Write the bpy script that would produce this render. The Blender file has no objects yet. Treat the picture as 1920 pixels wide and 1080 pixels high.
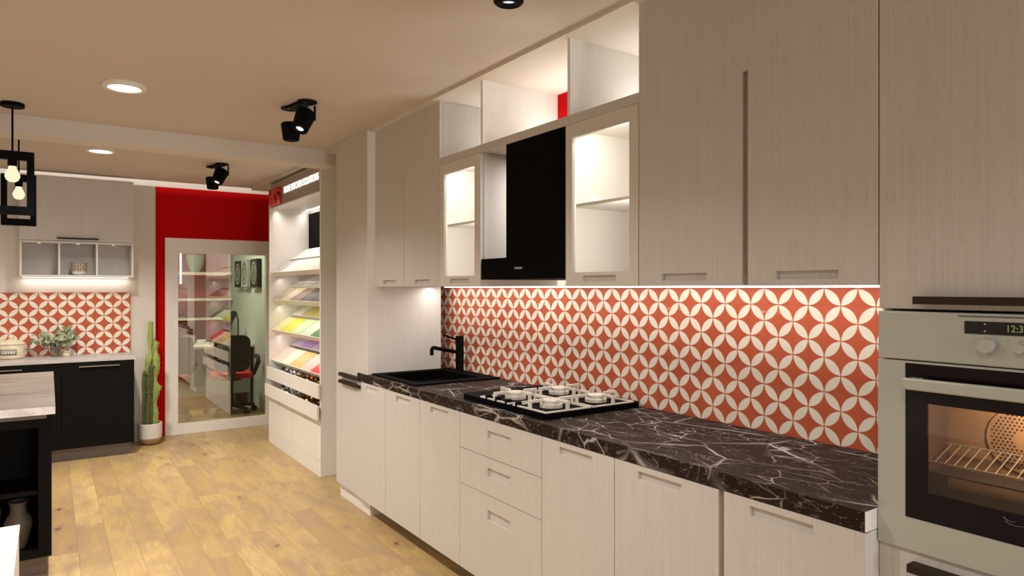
import bpy, math, random
from mathutils import Vector, Matrix
random.seed(7)
scene = bpy.context.scene
COL = scene.collection
PI = math.pi
# ------------------------------------------------------------------ camera
CAM_H = 1.448
cam_d = bpy.data.cameras.new('camera'); cam = bpy.data.objects.new('camera', cam_d); COL.objects.link(cam)
cam.location = (0, 0, CAM_H); cam.rotation_euler = (PI/2, 0, -math.radians(34.309))
cam_d.sensor_width = 36.0; cam_d.lens = 1272/1920*36; cam_d.clip_start = 0.02
scene.camera = cam
# ------------------------------------------------------------------ colour management, world
vs = scene.view_settings
vs.view_transform = 'Standard'; vs.look = 'None'; vs.exposure = 0.0; vs.gamma = 1.0; vs.use_curve_mapping = False
scene.cycles.use_denoising = True
scene.cycles.max_bounces = 10; scene.cycles.diffuse_bounces = 5; scene.cycles.glossy_bounces = 5
scene.cycles.transparent_max_bounces = 12
scene.cycles.sample_clamp_indirect = 4.0
world = bpy.data.worlds.new('world'); scene.world = world; world.use_nodes = True
world.node_tree.nodes['Background'].inputs[0].default_value = (1.0, 0.9, 0.8, 1)
world.node_tree.nodes['Background'].inputs[1].default_value = 0.12
# ------------------------------------------------------------------ lights
CEIL = 2.456
WARM = (1.0, 0.94, 0.85)
LEDC = (1.0, 0.93, 0.86)
P_DISC, P_SPOT = 17.0, 24.0
def area_light(name, loc, size, power, color=WARM, size_y=None, rot=(0, 0, 0), spread=PI):
    l = bpy.data.lights.new(name, 'AREA'); l.energy = power; l.color = color; l.spread = spread
    if size_y: l.shape = 'RECTANGLE'; l.size = size; l.size_y = size_y
    else: l.shape = 'DISK'; l.size = size
    o = bpy.data.objects.new(name, l); o.location = loc; o.rotation_euler = rot; COL.objects.link(o); return o
DISCS = [(0.31, 3.87), (0.31, 5.76), (0.31, 1.95), (0.31, 0.05), (-1.6, 3.87), (-1.6, 5.76), (-1.6, 1.95), (-1.6, 0.05), (0.31, -1.8)]
for k, (dx, dy) in enumerate(DISCS):
    area_light('downlight_lamp', (dx, dy, CEIL-0.02), 0.16, P_DISC*(1.5, 2.0, 0.95, 0.55, 1.9, 1.4, 0.4, 0.3, 0.3)[k], spread=math.radians(132 if dx > 0 else 168))
for nm, loc, sx_, sy_, pw, rot in (
    ('led_under_cabinets', (2.09, 2.47, 1.453), 0.012, 3.1, 6.5, (0, 0, 0)),
    ('led_niche', (2.11, 2.98, 2.146), 0.02, 0.38, 1.1, (0, 2.8, 0)), ('led_niche', (2.11, 2.435, 2.146), 0.02, 0.6, 1.8, (0, 2.8, 0)), ('led_niche', (2.11, 1.91, 2.146), 0.02, 0.34, 1.0, (0, 2.8, 0)),
    ('led_glass_cabinet', (1.752, 2.98, 2.070), 0.012, 0.3, 0.9, (0, -0.5, 0)), ('led_glass_cabinet', (1.752, 1.92, 2.070), 0.012, 0.3, 0.9, (0, -0.5, 0)),
    ('led_display', (2.055, 5.85, 2.190), 0.015, 1.4, 3, (0, 0.35, 0)), ('led_display', (1.77, 5.85, 2.190), 0.015, 1.4, 3, (0, -0.25, 0)), ('fill_hood_bay', (2.19, 2.665, 2.085), 0.02, 0.18, 13.0, (0, 0, 0))):  # front display strip and hood bay lamp are added fill
    area_light(nm, loc, sx_, pw, LEDC, sy_, rot, math.radians(110) if 'display' in nm else PI)
for z_ in (1.535, 1.28, 1.005): area_light('led_display', (1.80, 5.85, z_), 0.012, 0.9, LEDC, 1.4, (0, -0.5, 0))  # fill strips added under the trays to brighten the samples
for y_ in (1.740, 2.797): area_light('led_glass_cabinet', (1.758, y_, 1.78), 0.012, 2.2, LEDC, 0.5, (PI/2, 0, 0.25))
for nm, loc, sx_, sy_, pw, rot in (('led_far_cabinet', (0.21, 7.235, 1.536), 0.8, 0.012, 0.9, (0, 0, 0)), ('led_cove', (-0.6, 7.125, 2.482), 5.2, 0.012, 7, (2.2, 0, 0))):
    area_light(nm, loc, sx_, pw, LEDC, sy_, rot)
area_light('added_daylight_fill', (1.3, -3.16, 1.35), 1.5, 80, (0.93, 0.96, 1.0), 1.9, (PI/2, 0, 0))  # added unseen window light behind the camera, brightens camera-facing sides
def spot_light(loc, target, power, angle=60, blend=0.6, color=WARM):
    l = bpy.data.lights.new('spot_lamp', 'SPOT'); l.energy = power; l.color = color
    l.spot_size = math.radians(angle); l.spot_blend = blend; l.shadow_soft_size = 0.03
    o = bpy.data.objects.new('spot_lamp', l); o.location = loc
    d = Vector(target)-Vector(loc); o.rotation_euler = d.to_track_quat('-Z', 'Y').to_euler(); COL.objects.link(o); return o
# ------------------------------------------------------------------ node helpers
def nt(m):
    m.use_nodes = True; t = m.node_tree; return t, t.nodes, t.links, t.nodes['Principled BSDF']
def N(t, kind, **kw):
    n = t.nodes.new(kind)
    for k, v in kw.items(): setattr(n, k, v)
    return n
def mth(t, op, a, b=None, c=None, clamp=False):
    n = t.nodes.new('ShaderNodeMath'); n.operation = op; n.use_clamp = clamp
    for i, x in enumerate((a, b, c)):
        if x is None: continue
        if isinstance(x, (int, float)): n.inputs[i].default_value = x
        else: t.links.new(x, n.inputs[i])
    return n.outputs[0]
def mix(t, fac, a, b):
    n = t.nodes.new('ShaderNodeMix'); n.data_type = 'RGBA'
    for s, x in ((n.inputs[0], fac), (n.inputs[6], a), (n.inputs[7], b)):
        if isinstance(x, (int, float)): s.default_value = x
        elif isinstance(x, tuple): s.default_value = (x[0], x[1], x[2], 1)
        else: t.links.new(x, s)
    return n.outputs[2]
def pos(t, world_space=False):
    if world_space: return t.nodes.new('ShaderNodeNewGeometry').outputs['Position']
    return t.nodes.new('ShaderNodeTexCoord').outputs['Object']
def scaled(t, v, s, off=(0, 0, 0)):
    n = t.nodes.new('ShaderNodeMapping'); n.inputs['Scale'].default_value = s; n.inputs['Location'].default_value = off
    t.links.new(v, n.inputs['Vector']); return n.outputs[0]
def noise(t, v, scale=1, detail=3, rough=0.5, dist=0):
    n = t.nodes.new('ShaderNodeTexNoise'); n.inputs['Scale'].default_value = scale; n.inputs['Detail'].default_value = detail
    n.inputs['Roughness'].default_value = rough; n.inputs['Distortion'].default_value = dist
    t.links.new(v, n.inputs['Vector']); return n.outputs['Fac']
def ramp(t, f, stops):
    n = t.nodes.new('ShaderNodeValToRGB'); r = n.color_ramp
    while len(r.elements) < len(stops): r.elements.new(0.5)
    for e, (p, c) in zip(r.elements, stops):
        e.position = p; e.color = (c, c, c, 1) if isinstance(c, (int, float)) else (c[0], c[1], c[2], 1)
    t.links.new(f, n.inputs[0]); return n.outputs[0]
def bump(t, h, strength, dist=0.002):
    n = t.nodes.new('ShaderNodeBump'); n.inputs['Strength'].default_value = strength; n.inputs['Distance'].default_value = dist
    t.links.new(h, n.inputs['Height']); return n.outputs[0]
def plain(name, col, rough=0.5, metal=0.0, spec=0.5, var=0.04, scale=20, emit=None, estr=0, bmp=0):
    m = bpy.data.materials.new(name); t, nd, lk, b = nt(m)
    v = noise(t, pos(t), scale, 2)
    c = mix(t, v, tuple(x*(1-var) for x in col), tuple(min(1, x*(1+var)) for x in col))
    lk.new(c, b.inputs['Base Color']); b.inputs['Roughness'].default_value = rough; b.inputs['Metallic'].default_value = metal
    b.inputs['Specular IOR Level'].default_value = spec
    if bmp: lk.new(bump(t, v, bmp), b.inputs['Normal'])
    if emit: b.inputs['Emission Color'].default_value = (*emit, 1); b.inputs['Emission Strength'].default_value = estr
    return m
def laminate(name, col, amount=0.07, sx=420, rough=0.45, bmp=0.15):
    m = bpy.data.materials.new(name); t, nd, lk, b = nt(m)
    p = pos(t, True)
    f1 = noise(t, scaled(t, p, (sx, sx, 5)), 1, 3, 0.6)
    f2 = noise(t, scaled(t, p, (sx*0.35, sx*0.35, 2.2)), 1, 2, 0.5)
    f3 = noise(t, scaled(t, p, (sx*0.8, sx*0.8, 28)), 1, 1, 0.5)
    g = mth(t, 'ADD', mth(t, 'MULTIPLY', f1, 0.6), mth(t, 'MULTIPLY', f2, 0.4))
    r = ramp(t, g, [(0.36, 0.0), (0.62, 1.0)])
    pore = ramp(t, f3, [(0.27, 1.0), (0.31, 0.0)])
    c = mix(t, r, tuple(x*(1-amount) for x in col), tuple(min(1, x*(1+amount*0.55)) for x in col))
    c = mix(t, mth(t, 'MULTIPLY', pore, 0.35), c, tuple(x*0.55 for x in col))
    lk.new(c, b.inputs['Base Color']); b.inputs['Roughness'].default_value = rough; b.inputs['Specular IOR Level'].default_value = 0.35
    lk.new(bump(t, g, bmp, 0.001), b.inputs['Normal'])
    return m
def emitter(name, col, strength):
    m = bpy.data.materials.new(name); m.use_nodes = True; t = m.node_tree; t.nodes.clear()
    e = t.nodes.new('ShaderNodeEmission'); o = t.nodes.new('ShaderNodeOutputMaterial')
    e.inputs[0].default_value = (*col, 1); e.inputs[1].default_value = strength; t.links.new(e.outputs[0], o.inputs[0]); return m
def pane(name, tint, refl, rough=0.0, rcol=(1, 1, 1)):
    m = bpy.data.materials.new(name); m.use_nodes = True; t = m.node_tree; t.nodes.clear()
    tr = t.nodes.new('ShaderNodeBsdfTransparent'); tr.inputs[0].default_value = (*tint, 1)
    gl = t.nodes.new('ShaderNodeBsdfGlossy'); gl.inputs['Roughness'].default_value = rough; gl.inputs[0].default_value = (*rcol, 1)
    fr = t.nodes.new('ShaderNodeLayerWeight'); fr.inputs[0].default_value = 0.5
    f = mth(t, 'ADD', mth(t, 'POWER', fr.outputs['Facing'], 5), refl, clamp=True)
    mx = t.nodes.new('ShaderNodeMixShader'); o = t.nodes.new('ShaderNodeOutputMaterial')
    t.links.new(f, mx.inputs[0]); t.links.new(tr.outputs[0], mx.inputs[1]); t.links.new(gl.outputs[0], mx.inputs[2]); t.links.new(mx.outputs[0], o.inputs[0]); return m
def tile_material(name, axis, p, u0, z0):
    """overlapping circle pattern; nodes of the lattice at (u0 + i p, z0 + j p) and half way between"""
    m = bpy.data.materials.new(name); t, nd, lk, b = nt(m)
    s = nd.new('ShaderNodeSeparateXYZ'); lk.new(pos(t, True), s.inputs[0])
    u = mth(t, 'DIVIDE', mth(t, 'SUBTRACT', s.outputs[axis], u0), p); w = mth(t, 'DIVIDE', mth(t, 'SUBTRACT', s.outputs[2], z0), p)
    a = mth(t, 'ADD', u, w); c = mth(t, 'SUBTRACT', u, w)
    la = mth(t, 'ABSOLUTE', mth(t, 'SUBTRACT', mth(t, 'FRACT', a), 0.5)); lc = mth(t, 'ABSOLUTE', mth(t, 'SUBTRACT', mth(t, 'FRACT', c), 0.5))
    mx = mth(t, 'MAXIMUM', la, lc); mn = mth(t, 'MINIMUM', la, lc)
    d = mth(t, 'SQRT', mth(t, 'ADD', mth(t, 'POWER', mth(t, 'SUBTRACT', 1.0, mx), 2), mth(t, 'POWER', mn, 2)))
    petal = ramp(t, d, [(0.686, 1.0), (0.692, 0.0)])
    jt = lambda x: mth(t, 'LESS_THAN', mth(t, 'ABSOLUTE', mth(t, 'SUBTRACT', mth(t, 'FRACT', mth(t, 'ADD', mth(t, 'MULTIPLY', x, 0.5), 0.5)), 0.5)), 0.0032)
    joint = mth(t, 'MAXIMUM', jt(u), jt(w))
    tid = nd.new('ShaderNodeTexWhiteNoise'); tid.noise_dimensions = '2D'
    cb = nd.new('ShaderNodeCombineXYZ'); lk.new(mth(t, 'FLOOR', mth(t, 'MULTIPLY', u, 0.5)), cb.inputs[0]); lk.new(mth(t, 'FLOOR', mth(t, 'MULTIPLY', w, 0.5)), cb.inputs[1]); lk.new(cb.outputs[0], tid.inputs['Vector'])
    cloud = noise(t, pos(t, True), 9, 4, 0.6)
    f = mth(t, 'ADD', mth(t, 'MULTIPLY', cloud, 0.7), mth(t, 'MULTIPLY', tid.outputs['Value'], 0.3))
    red = mix(t, f, (0.40, 0.070, 0.030), (0.54, 0.115, 0.052)); cream = mix(t, cloud, (0.74, 0.69, 0.57), (0.80, 0.76, 0.66))
    col = mix(t, petal, red, cream); col = mix(t, mth(t, 'MULTIPLY', joint, 0.35), col, (0.16, 0.06, 0.035))
    lk.new(col, b.inputs['Base Color']); b.inputs['Roughness'].default_value = 0.5; b.inputs['Specular IOR Level'].default_value = 0.3
    lk.new(bump(t, joint, -0.3), b.inputs['Normal']); return m
def ridge(t, v, scale, width, dist, detail=3):
    n = noise(t, v, scale, detail, 0.55, dist)
    d = mth(t, 'ABSOLUTE', mth(t, 'SUBTRACT', n, 0.5))
    return ramp(t, d, [(0.0, 1.0), (width, 0.0)])
def floor_material():
    m = bpy.data.materials.new('oak_planks'); t, nd, lk, b = nt(m)
    s = nd.new('ShaderNodeSeparateXYZ'); lk.new(pos(t, True), s.inputs[0])
    x, y = s.outputs[0], s.outputs[1]
    rx = mth(t, 'DIVIDE', mth(t, 'ADD', x, 20.03), 0.143); row = mth(t, 'FLOOR', rx)
    wn = nd.new('ShaderNodeTexWhiteNoise'); wn.noise_dimensions = '1D'; lk.new(row, wn.inputs['W'])
    ry = mth(t, 'ADD', mth(t, 'DIVIDE', y, 0.95), mth(t, 'MULTIPLY', wn.outputs['Value'], 7.3)); colm = mth(t, 'FLOOR', ry)
    cb = nd.new('ShaderNodeCombineXYZ'); lk.new(row, cb.inputs[0]); lk.new(colm, cb.inputs[1])
    idn = nd.new('ShaderNodeTexWhiteNoise'); idn.noise_dimensions = '2D'; lk.new(cb.outputs[0], idn.inputs['Vector']); pid = idn.outputs['Value']
    gv = nd.new('ShaderNodeCombineXYZ'); lk.new(mth(t, 'ADD', mth(t, 'MULTIPLY', x, 9), mth(t, 'MULTIPLY', pid, 60)), gv.inputs[0]); lk.new(mth(t, 'ADD', mth(t, 'MULTIPLY', y, 1.5), mth(t, 'MULTIPLY', pid, 33)), gv.inputs[1])
    g1 = noise(t, gv.outputs[0], 1.3, 3, 0.5, 1.6)
    band = mth(t, 'SINE', mth(t, 'MULTIPLY', g1, 75))
    gf = nd.new('ShaderNodeCombineXYZ'); lk.new(mth(t, 'MULTIPLY', x, 160), gf.inputs[0]); lk.new(mth(t, 'MULTIPLY', y, 7), gf.inputs[1]); lk.new(mth(t, 'MULTIPLY', pid, 90), gf.inputs[2])
    g2 = noise(t, gf.outputs[0], 1, 3, 0.6)
    base = ramp(t, pid, [(0.0, (0.40, 0.265, 0.110)), (0.3, (0.54, 0.375, 0.145)), (0.65, (0.47, 0.325, 0.125)), (0.9, (0.60, 0.43, 0.18))])
    c = mix(t, mth(t, 'MULTIPLY', mth(t, 'ADD', mth(t, 'MULTIPLY', band, 0.5), 0.5), 0.30), base, (0.34, 0.21, 0.095))
    c = mix(t, mth(t, 'MULTIPLY', ramp(t, g2, [(0.35, 1.0), (0.6, 0.0)]), 0.45), c, (0.31, 0.19, 0.095))
    cv = nd.new('ShaderNodeCombineXYZ'); lk.new(mth(t, 'MULTIPLY', x, 9.0), cv.inputs[0]); lk.new(mth(t, 'MULTIPLY', y, 2.4), cv.inputs[1]); lk.new(mth(t, 'MULTIPLY', pid, 40), cv.inputs[2])
    cloud = noise(t, cv.outputs[0], 1.0, 4, 0.62, 0.8)
    c = mix(t, mth(t, 'MULTIPLY', ramp(t, cloud, [(0.42, 0.0), (0.66, 1.0)]), 0.8), c, (0.31, 0.205, 0.125))
    vo = nd.new('ShaderNodeTexVoronoi'); vo.inputs['Scale'].default_value = 1.0; vo.inputs['Randomness'].default_value = 1.0
    vv = nd.new('ShaderNodeVectorMath'); vv.operation = 'ADD'
    nz = nd.new('ShaderNodeTexNoise'); nz.inputs['Scale'].default_value = 22; lk.new(pos(t, True), nz.inputs['Vector'])
    sc = nd.new('ShaderNodeVectorMath'); sc.operation = 'SCALE'; sc.inputs['Scale'].default_value = 0.30; lk.new(nz.outputs['Color'], sc.inputs[0])
    lk.new(scaled(t, pos(t, True), (7.0, 3.4, 0)), vv.inputs[0]); lk.new(sc.outputs[0], vv.inputs[1]); lk.new(vv.outputs[0], vo.inputs['Vector'])
    k1 = ramp(t, vo.outputs['Distance'], [(0.04, 1.0), (0.13, 0.0)]); k2 = ramp(t, vo.outputs['Distance'], [(0.05, 1.0), (0.42, 0.0)])
    sel = nd.new('ShaderNodeSeparateColor'); lk.new(vo.outputs['Color'], sel.inputs[0]); on = mth(t, 'GREATER_THAN', sel.outputs[0], 0.42)
    c = mix(t, mth(t, 'MULTIPLY', mth(t, 'MULTIPLY', k2, on), 0.45), c, (0.27, 0.16, 0.10))
    c = mix(t, mth(t, 'MULTIPLY', mth(t, 'MULTIPLY', k1, on), 0.8), c, (0.07, 0.045, 0.035))
    ed = lambda f, wd: mth(t, 'LESS_THAN', mth(t, 'SUBTRACT', 0.5, mth(t, 'ABSOLUTE', mth(t, 'SUBTRACT', mth(t, 'FRACT', f), 0.5))), wd)
    jn = mth(t, 'MAXIMUM', ed(rx, 0.011), ed(ry, 0.002))
    c = mix(t, mth(t, 'MULTIPLY', jn, 0.5), c, (0.17, 0.10, 0.05))
    cr = mth(t, 'MULTIPLY', ridge(t, scaled(t, pos(t, True), (7, 3.0, 0)), 1.0, 0.006, 2.2, 5), ramp(t, noise(t, scaled(t, pos(t, True), (1, 1, 1), (3.3, 1.7, 0)), 2.3, 2), [(0.60, 0.0), (0.70, 1.0)]))
    c = mix(t, mth(t, 'MULTIPLY', cr, 0.55), c, (0.10, 0.065, 0.045))
    lk.new(c, b.inputs['Base Color']); b.inputs['Roughness'].default_value = 0.38; b.inputs['Specular IOR Level'].default_value = 0.4
    lk.new(bump(t, mth(t, 'ADD', g2, mth(t, 'MULTIPLY', jn, -2)), 0.12, 0.001), b.inputs['Normal']); return m
def dark_marble():
    m = bpy.data.materials.new('dark_marble'); t, nd, lk, b = nt(m)
    p = pos(t, True); q = scaled(t, p, (2.2, 1.1, 2.2))
    warp = nd.new('ShaderNodeTexNoise'); warp.inputs['Scale'].default_value = 5; warp.inputs['Detail'].default_value = 3; lk.new(p, warp.inputs['Vector'])
    sc = nd.new('ShaderNodeVectorMath'); sc.operation = 'SCALE'; sc.inputs['Scale'].default_value = 0.16; lk.new(warp.outputs['Color'], sc.inputs[0])
    ad = nd.new('ShaderNodeVectorMath'); ad.operation = 'ADD'; lk.new(scaled(t, p, (3.0, 1.7, 3.0)), ad.inputs[0]); lk.new(sc.outputs[0], ad.inputs[1])
    vo = nd.new('ShaderNodeTexVoronoi'); vo.feature = 'DISTANCE_TO_EDGE'; vo.inputs['Scale'].default_value = 1.55; lk.new(ad.outputs[0], vo.inputs['Vector'])
    mask = ramp(t, noise(t, p, 3.1, 2, 0.5), [(0.46, 0.0), (0.64, 1.0)])
    vein = mth(t, 'MULTIPLY', ramp(t, vo.outputs['Distance'], [(0.0, 1.0), (0.018, 0.25), (0.034, 0.0)]), mask)
    vo2 = nd.new('ShaderNodeTexVoronoi'); vo2.feature = 'DISTANCE_TO_EDGE'; vo2.inputs['Scale'].default_value = 4.2; lk.new(ad.outputs[0], vo2.inputs['Vector'])
    mask2 = ramp(t, noise(t, p, 6.3, 2, 0.5), [(0.45, 0.0), (0.6, 1.0)])
    fine = mth(t, 'MULTIPLY', ramp(t, vo2.outputs['Distance'], [(0.0, 0.8), (0.025, 0.0)]), mask2)
    wisps = mth(t, 'MULTIPLY', ridge(t, q, 3.0, 0.007, 1.8, 4), 0.35)
    fl = mth(t, 'MULTIPLY', ramp(t, noise(t, scaled(t, p, (260, 60, 260)), 1, 2, 0.6), [(0.64, 0.0), (0.74, 1.0)]), 0.45)
    v = mth(t, 'MAXIMUM', mth(t, 'MAXIMUM', vein, fine), mth(t, 'MAXIMUM', wisps, fl))
    cl = noise(t, q, 6, 5, 0.65)
    base = mix(t, cl, (0.011, 0.0065, 0.005), (0.036, 0.0225, 0.018))
    c = mix(t, v, base, mix(t, cl, (0.40, 0.35, 0.33), (0.75, 0.70, 0.67)))
    lk.new(c, b.inputs['Base Color']); b.inputs['Roughness'].default_value = 0.5; b.inputs['Specular IOR Level'].default_value = 0.06; return m
def pale_top(name, grain):
    m = bpy.data.materials.new(name); t, nd, lk, b = nt(m); p = pos(t, True)
    if grain:
        g = noise(t, scaled(t, p, (3, 30, 3)), 1, 4, 0.6, 0.6); c = mix(t, ramp(t, g, [(0.35, 0.0), (0.65, 1.0)]), (0.085, 0.070, 0.058), (0.20, 0.175, 0.152))
    else:
        g = noise(t, p, 7, 5, 0.6, 1.5); c = mix(t, ramp(t, g, [(0.3, 0.0), (0.6, 1.0)]), (0.62, 0.61, 0.62), (0.86, 0.85, 0.84))
    lk.new(c, b.inputs['Base Color']); b.inputs['Roughness'].default_value = 0.35; return m
# ------------------------------------------------------------------ materials
LAM = laminate('pale_laminate', (0.585, 0.56, 0.53))
LAM2 = laminate('pale_laminate_fine', (0.585, 0.56, 0.53), 0.05, 300, 0.45, 0.08)
LAM_LIT = laminate('lit_side_laminate', (0.82, 0.80, 0.76), 0.04, 300, 0.45, 0.06)  # lighter copy of the laminate, light on camera-facing sides put into the colour
CREAM = plain('cream_board', (0.65, 0.62, 0.57), 0.5, var=0.01)
PAINT = plain('textured_paint', (0.68, 0.63, 0.56), 0.85, var=0.05, scale=160, bmp=0.5)
CEILP = plain('ceiling_paint', (0.60, 0.53, 0.475), 0.9, var=0.015, scale=40)
RED = plain('red_paint', (0.52, 0.0012, 0.002), 0.7, spec=0.08, var=0.01)
REDTXT = plain('red_letter', (0.62, 0.03, 0.012), 0.4, var=0.02)
FLOOR = floor_material()
TILE_A = tile_material('terracotta_circle_tile', 1, 0.1215, 1.176, 1.142)
TILE_B = tile_material('terracotta_circle_tile_far', 0, 0.1415, 0.63, 1.408)
MARBLE = dark_marble()
BLACK = plain('black_composite', (0.0012, 0.0012, 0.0013), 0.75, var=0.1, spec=0.06)
BLACKMETAL = plain('black_metal', (0.0013, 0.0015, 0.0015), 0.65, var=0.1, spec=0.10)
BLACKDOOR = plain('black_matt_front', (0.003, 0.0022, 0.0015), 0.6, var=0.05, spec=0.12)
PLINTH = plain('brown_plinth', (0.13, 0.10, 0.075), 0.35, var=0.05)
BAR = plain('dark_bronze_handle', (0.030, 0.021, 0.014), 0.6, spec=0.15, var=0.05)
STEEL = plain('brushed_steel', (0.46, 0.49, 0.45), 0.38, 0.25, var=0.02, scale=8)
STEELD = plain('dark_steel', (0.12, 0.12, 0.13), 0.35, 0.6, var=0.05)
ENAMEL = plain('cream_enamel', (0.78, 0.74, 0.66), 0.4, var=0.02)
WHITE = plain('white_lacquer', (0.80, 0.77, 0.72), 0.4, var=0.01)
WHITEF = plain('white_frame', (0.86, 0.82, 0.77), 0.35, var=0.01)
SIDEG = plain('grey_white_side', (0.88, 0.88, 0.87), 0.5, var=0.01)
LED = emitter('led_light', (1.0, 0.93, 0.84), 6.0)
LEDSOFT = emitter('led_soft', (1.0, 0.93, 0.84), 2.0)
DISCE = emitter('lamp_diffuser', (1.0, 0.93, 0.80), 3.0)
BULB = emitter('bulb_glow', (1.0, 0.93, 0.62), 1.0)
LETTER = emitter('lit_letter', (1.0, 0.96, 0.88), 1.05)
DIGIT = emitter('display_digit', (0.34, 0.38, 0.12), 0.5)
GLASS = pane('partition_glass', (0.76, 0.79, 0.71), 0.26)
CABGLASS = pane('cabinet_glass', (0.97, 0.97, 0.96), 0.02)
OVENGLASS = pane('oven_window_glass', (0.60, 0.51, 0.43), 0.03)
VASEGLASS = pane('clear_glass', (0.80, 0.79, 0.77), 0.10)
BLACKGLASS = plain('black_glass', (0.006, 0.002, 0.004), 0.15, spec=0.2, var=0.05)
ISLTOP = pale_top('grey_wood_top', True); PALESTONE = pale_top('pale_marble_edge', False)
WORKPALE = plain('pale_worktop', (0.44, 0.41, 0.40), 0.35, var=0.22, scale=9)
# ------------------------------------------------------------------ mesh builder
class B:
    def __init__(s): s.v = []; s.f = []; s.mi = []; s.cur = 0
    def add(s, vs_, fs_):
        o = len(s.v); s.v += [tuple(v) for v in vs_]; s.f += [tuple(i+o for i in f) for f in fs_]; s.mi += [s.cur]*len(fs_); return s
    def box(s, x0, x1, y0, y1, z0, z1):
        return s.add([(x0, y0, z0), (x1, y0, z0), (x1, y1, z0), (x0, y1, z0), (x0, y0, z1), (x1, y0, z1), (x1, y1, z1), (x0, y1, z1)],
                     [(0, 3, 2, 1), (4, 5, 6, 7), (0, 1, 5, 4), (1, 2, 6, 5), (2, 3, 7, 6), (3, 0, 4, 7)])
    def obox(s, c, ax, ay, az, hx, hy, hz):
        c = Vector(c); ax, ay, az = Vector(ax).normalized()*hx, Vector(ay).normalized()*hy, Vector(az).normalized()*hz
        q = [c-ax-ay-az, c+ax-ay-az, c+ax+ay-az, c-ax+ay-az, c-ax-ay+az, c+ax-ay+az, c+ax+ay+az, c-ax+ay+az]
        return s.add(q, [(0, 3, 2, 1), (4, 5, 6, 7), (0, 1, 5, 4), (1, 2, 6, 5), (2, 3, 7, 6), (3, 0, 4, 7)])
    def ring_stack(s, rings, cap0=True, cap1=True):
        n = len(rings[0]); o = [p for r in rings for p in r]; fs_ = []
        for k in range(len(rings)-1):
            for i in range(n):
                j = (i+1) % n; fs_.append((k*n+i, k*n+j, (k+1)*n+j, (k+1)*n+i))
        if cap0: fs_.append(tuple(range(n-1, -1, -1)))
        if cap1: fs_.append(tuple((len(rings)-1)*n+i for i in range(n)))
        return s.add(o, fs_)
    def cone(s, a, b, ra, rb, n=24, c0=True, c1=True):
        a, b = Vector(a), Vector(b); d = (b-a).normalized(); u = d.orthogonal().normalized(); w = d.cross(u)
        R = [[c+(u*math.cos(2*PI*i/n)+w*math.sin(2*PI*i/n))*r for i in range(n)] for c, r in ((a, ra), (b, rb))]
        return s.ring_stack(R, c0, c1)
    def lathe(s, x, y, prof, n=32, cap0=True, cap1=True, wob=0, k=0):
        R = [[(x+r*(1+wob*math.cos(k*2*PI*i/n))*math.cos(2*PI*i/n), y+r*(1+wob*math.cos(k*2*PI*i/n))*math.sin(2*PI*i/n), z) for i in range(n)] for r, z in prof]
        return s.ring_stack(R, cap0, cap1)
    def tube(s, pts, r, n=12):
        pts = [Vector(p) for p in pts]; rs = r if isinstance(r, (list, tuple)) else [r]*len(pts); R = []; u = None
        for i, p in enumerate(pts):
            d = (pts[min(i+1, len(pts)-1)]-pts[max(i-1, 0)]).normalized()
            u = d.orthogonal().normalized() if u is None else (u-d*u.dot(d)).normalized(); w = d.cross(u)
            R.append([p+(u*math.cos(2*PI*j/n)+w*math.sin(2*PI*j/n))*rs[i] for j in range(n)])
        return s.ring_stack(R)
    def build(s, name, mat, parent=None, bevel=0, smooth=False, local=False, kind=None, label=None, seg=2):
        off = Vector((0, 0, 0)); q = parent
        if not local:
            while q is not None: off += q.location; q = q.parent
        own = Vector((0, 0, 0))
        if parent is None and not local:      # a thing of one mesh: origin at the middle of its base
            xs, ys, zs = zip(*s.v); own = Vector(((min(xs)+max(xs))/2, (min(ys)+max(ys))/2, min(zs)))
        me = bpy.data.meshes.new(name); me.from_pydata([Vector(v)-off-own for v in s.v], [], s.f)
        for mm in (mat if isinstance(mat, (list, tuple)) else [mat]): me.materials.append(mm)
        for p_, i in zip(me.polygons, s.mi): p_.material_index = i
        me.validate(); me.update()
        if smooth:
            me.shade_smooth()
            me.set_sharp_from_angle(angle=math.radians(38))
        o = bpy.data.objects.new(name, me); o.location = own; COL.objects.link(o); o.parent = parent
        if bevel:
            md = o.modifiers.new('bevel', 'BEVEL'); md.width = bevel; md.segments = seg; md.limit_method = 'ANGLE'; md.angle_limit = math.radians(40)
        if kind: o['kind'] = kind
        if label: o['label'] = label
        return o
def tag(o, label, cat, group=None, kind=None):
    o['label'] = label; o['category'] = cat
    if group: o['group'] = group
    if kind: o['kind'] = kind
    return o
def thing(name, label, cat, loc=(0, 0, 0), group=None, rz=0):
    o = bpy.data.objects.new(name, None); o.empty_display_size = 0.1; COL.objects.link(o); o.location = loc; o.rotation_euler[2] = rz
    return tag(o, label, cat, group)
def text_mesh(name, body, mat, size, M_, parent=None, extrude=0.004, offset=0.0, sx=1.0, spacing=1.0, label=None):
    cu = bpy.data.curves.new(name, 'FONT'); cu.body = body; cu.size = size; cu.extrude = extrude; cu.offset = offset; cu.space_character = spacing
    cu.align_x = 'LEFT'; cu.align_y = 'BOTTOM_BASELINE'
    tmp = bpy.data.objects.new('tmp', cu); COL.objects.link(tmp); dg = bpy.context.evaluated_depsgraph_get(); dg.update()
    me = bpy.data.meshes.new_from_object(tmp.evaluated_get(dg)); bpy.data.objects.remove(tmp); bpy.data.curves.remove(cu)
    me.name = name; me.materials.clear(); me.materials.append(mat)
    me.transform(M_ @ Matrix.Diagonal((sx, 1, 1, 1)))
    o = bpy.data.objects.new(name, me); COL.objects.link(o)
    if parent is not None:
        off = Vector((0, 0, 0)); q = parent
        while q is not None: off += q.location; q = q.parent
        me.transform(Matrix.Translation(-off)); o.parent = parent
    if label: o['label'] = label
    return o
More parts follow.
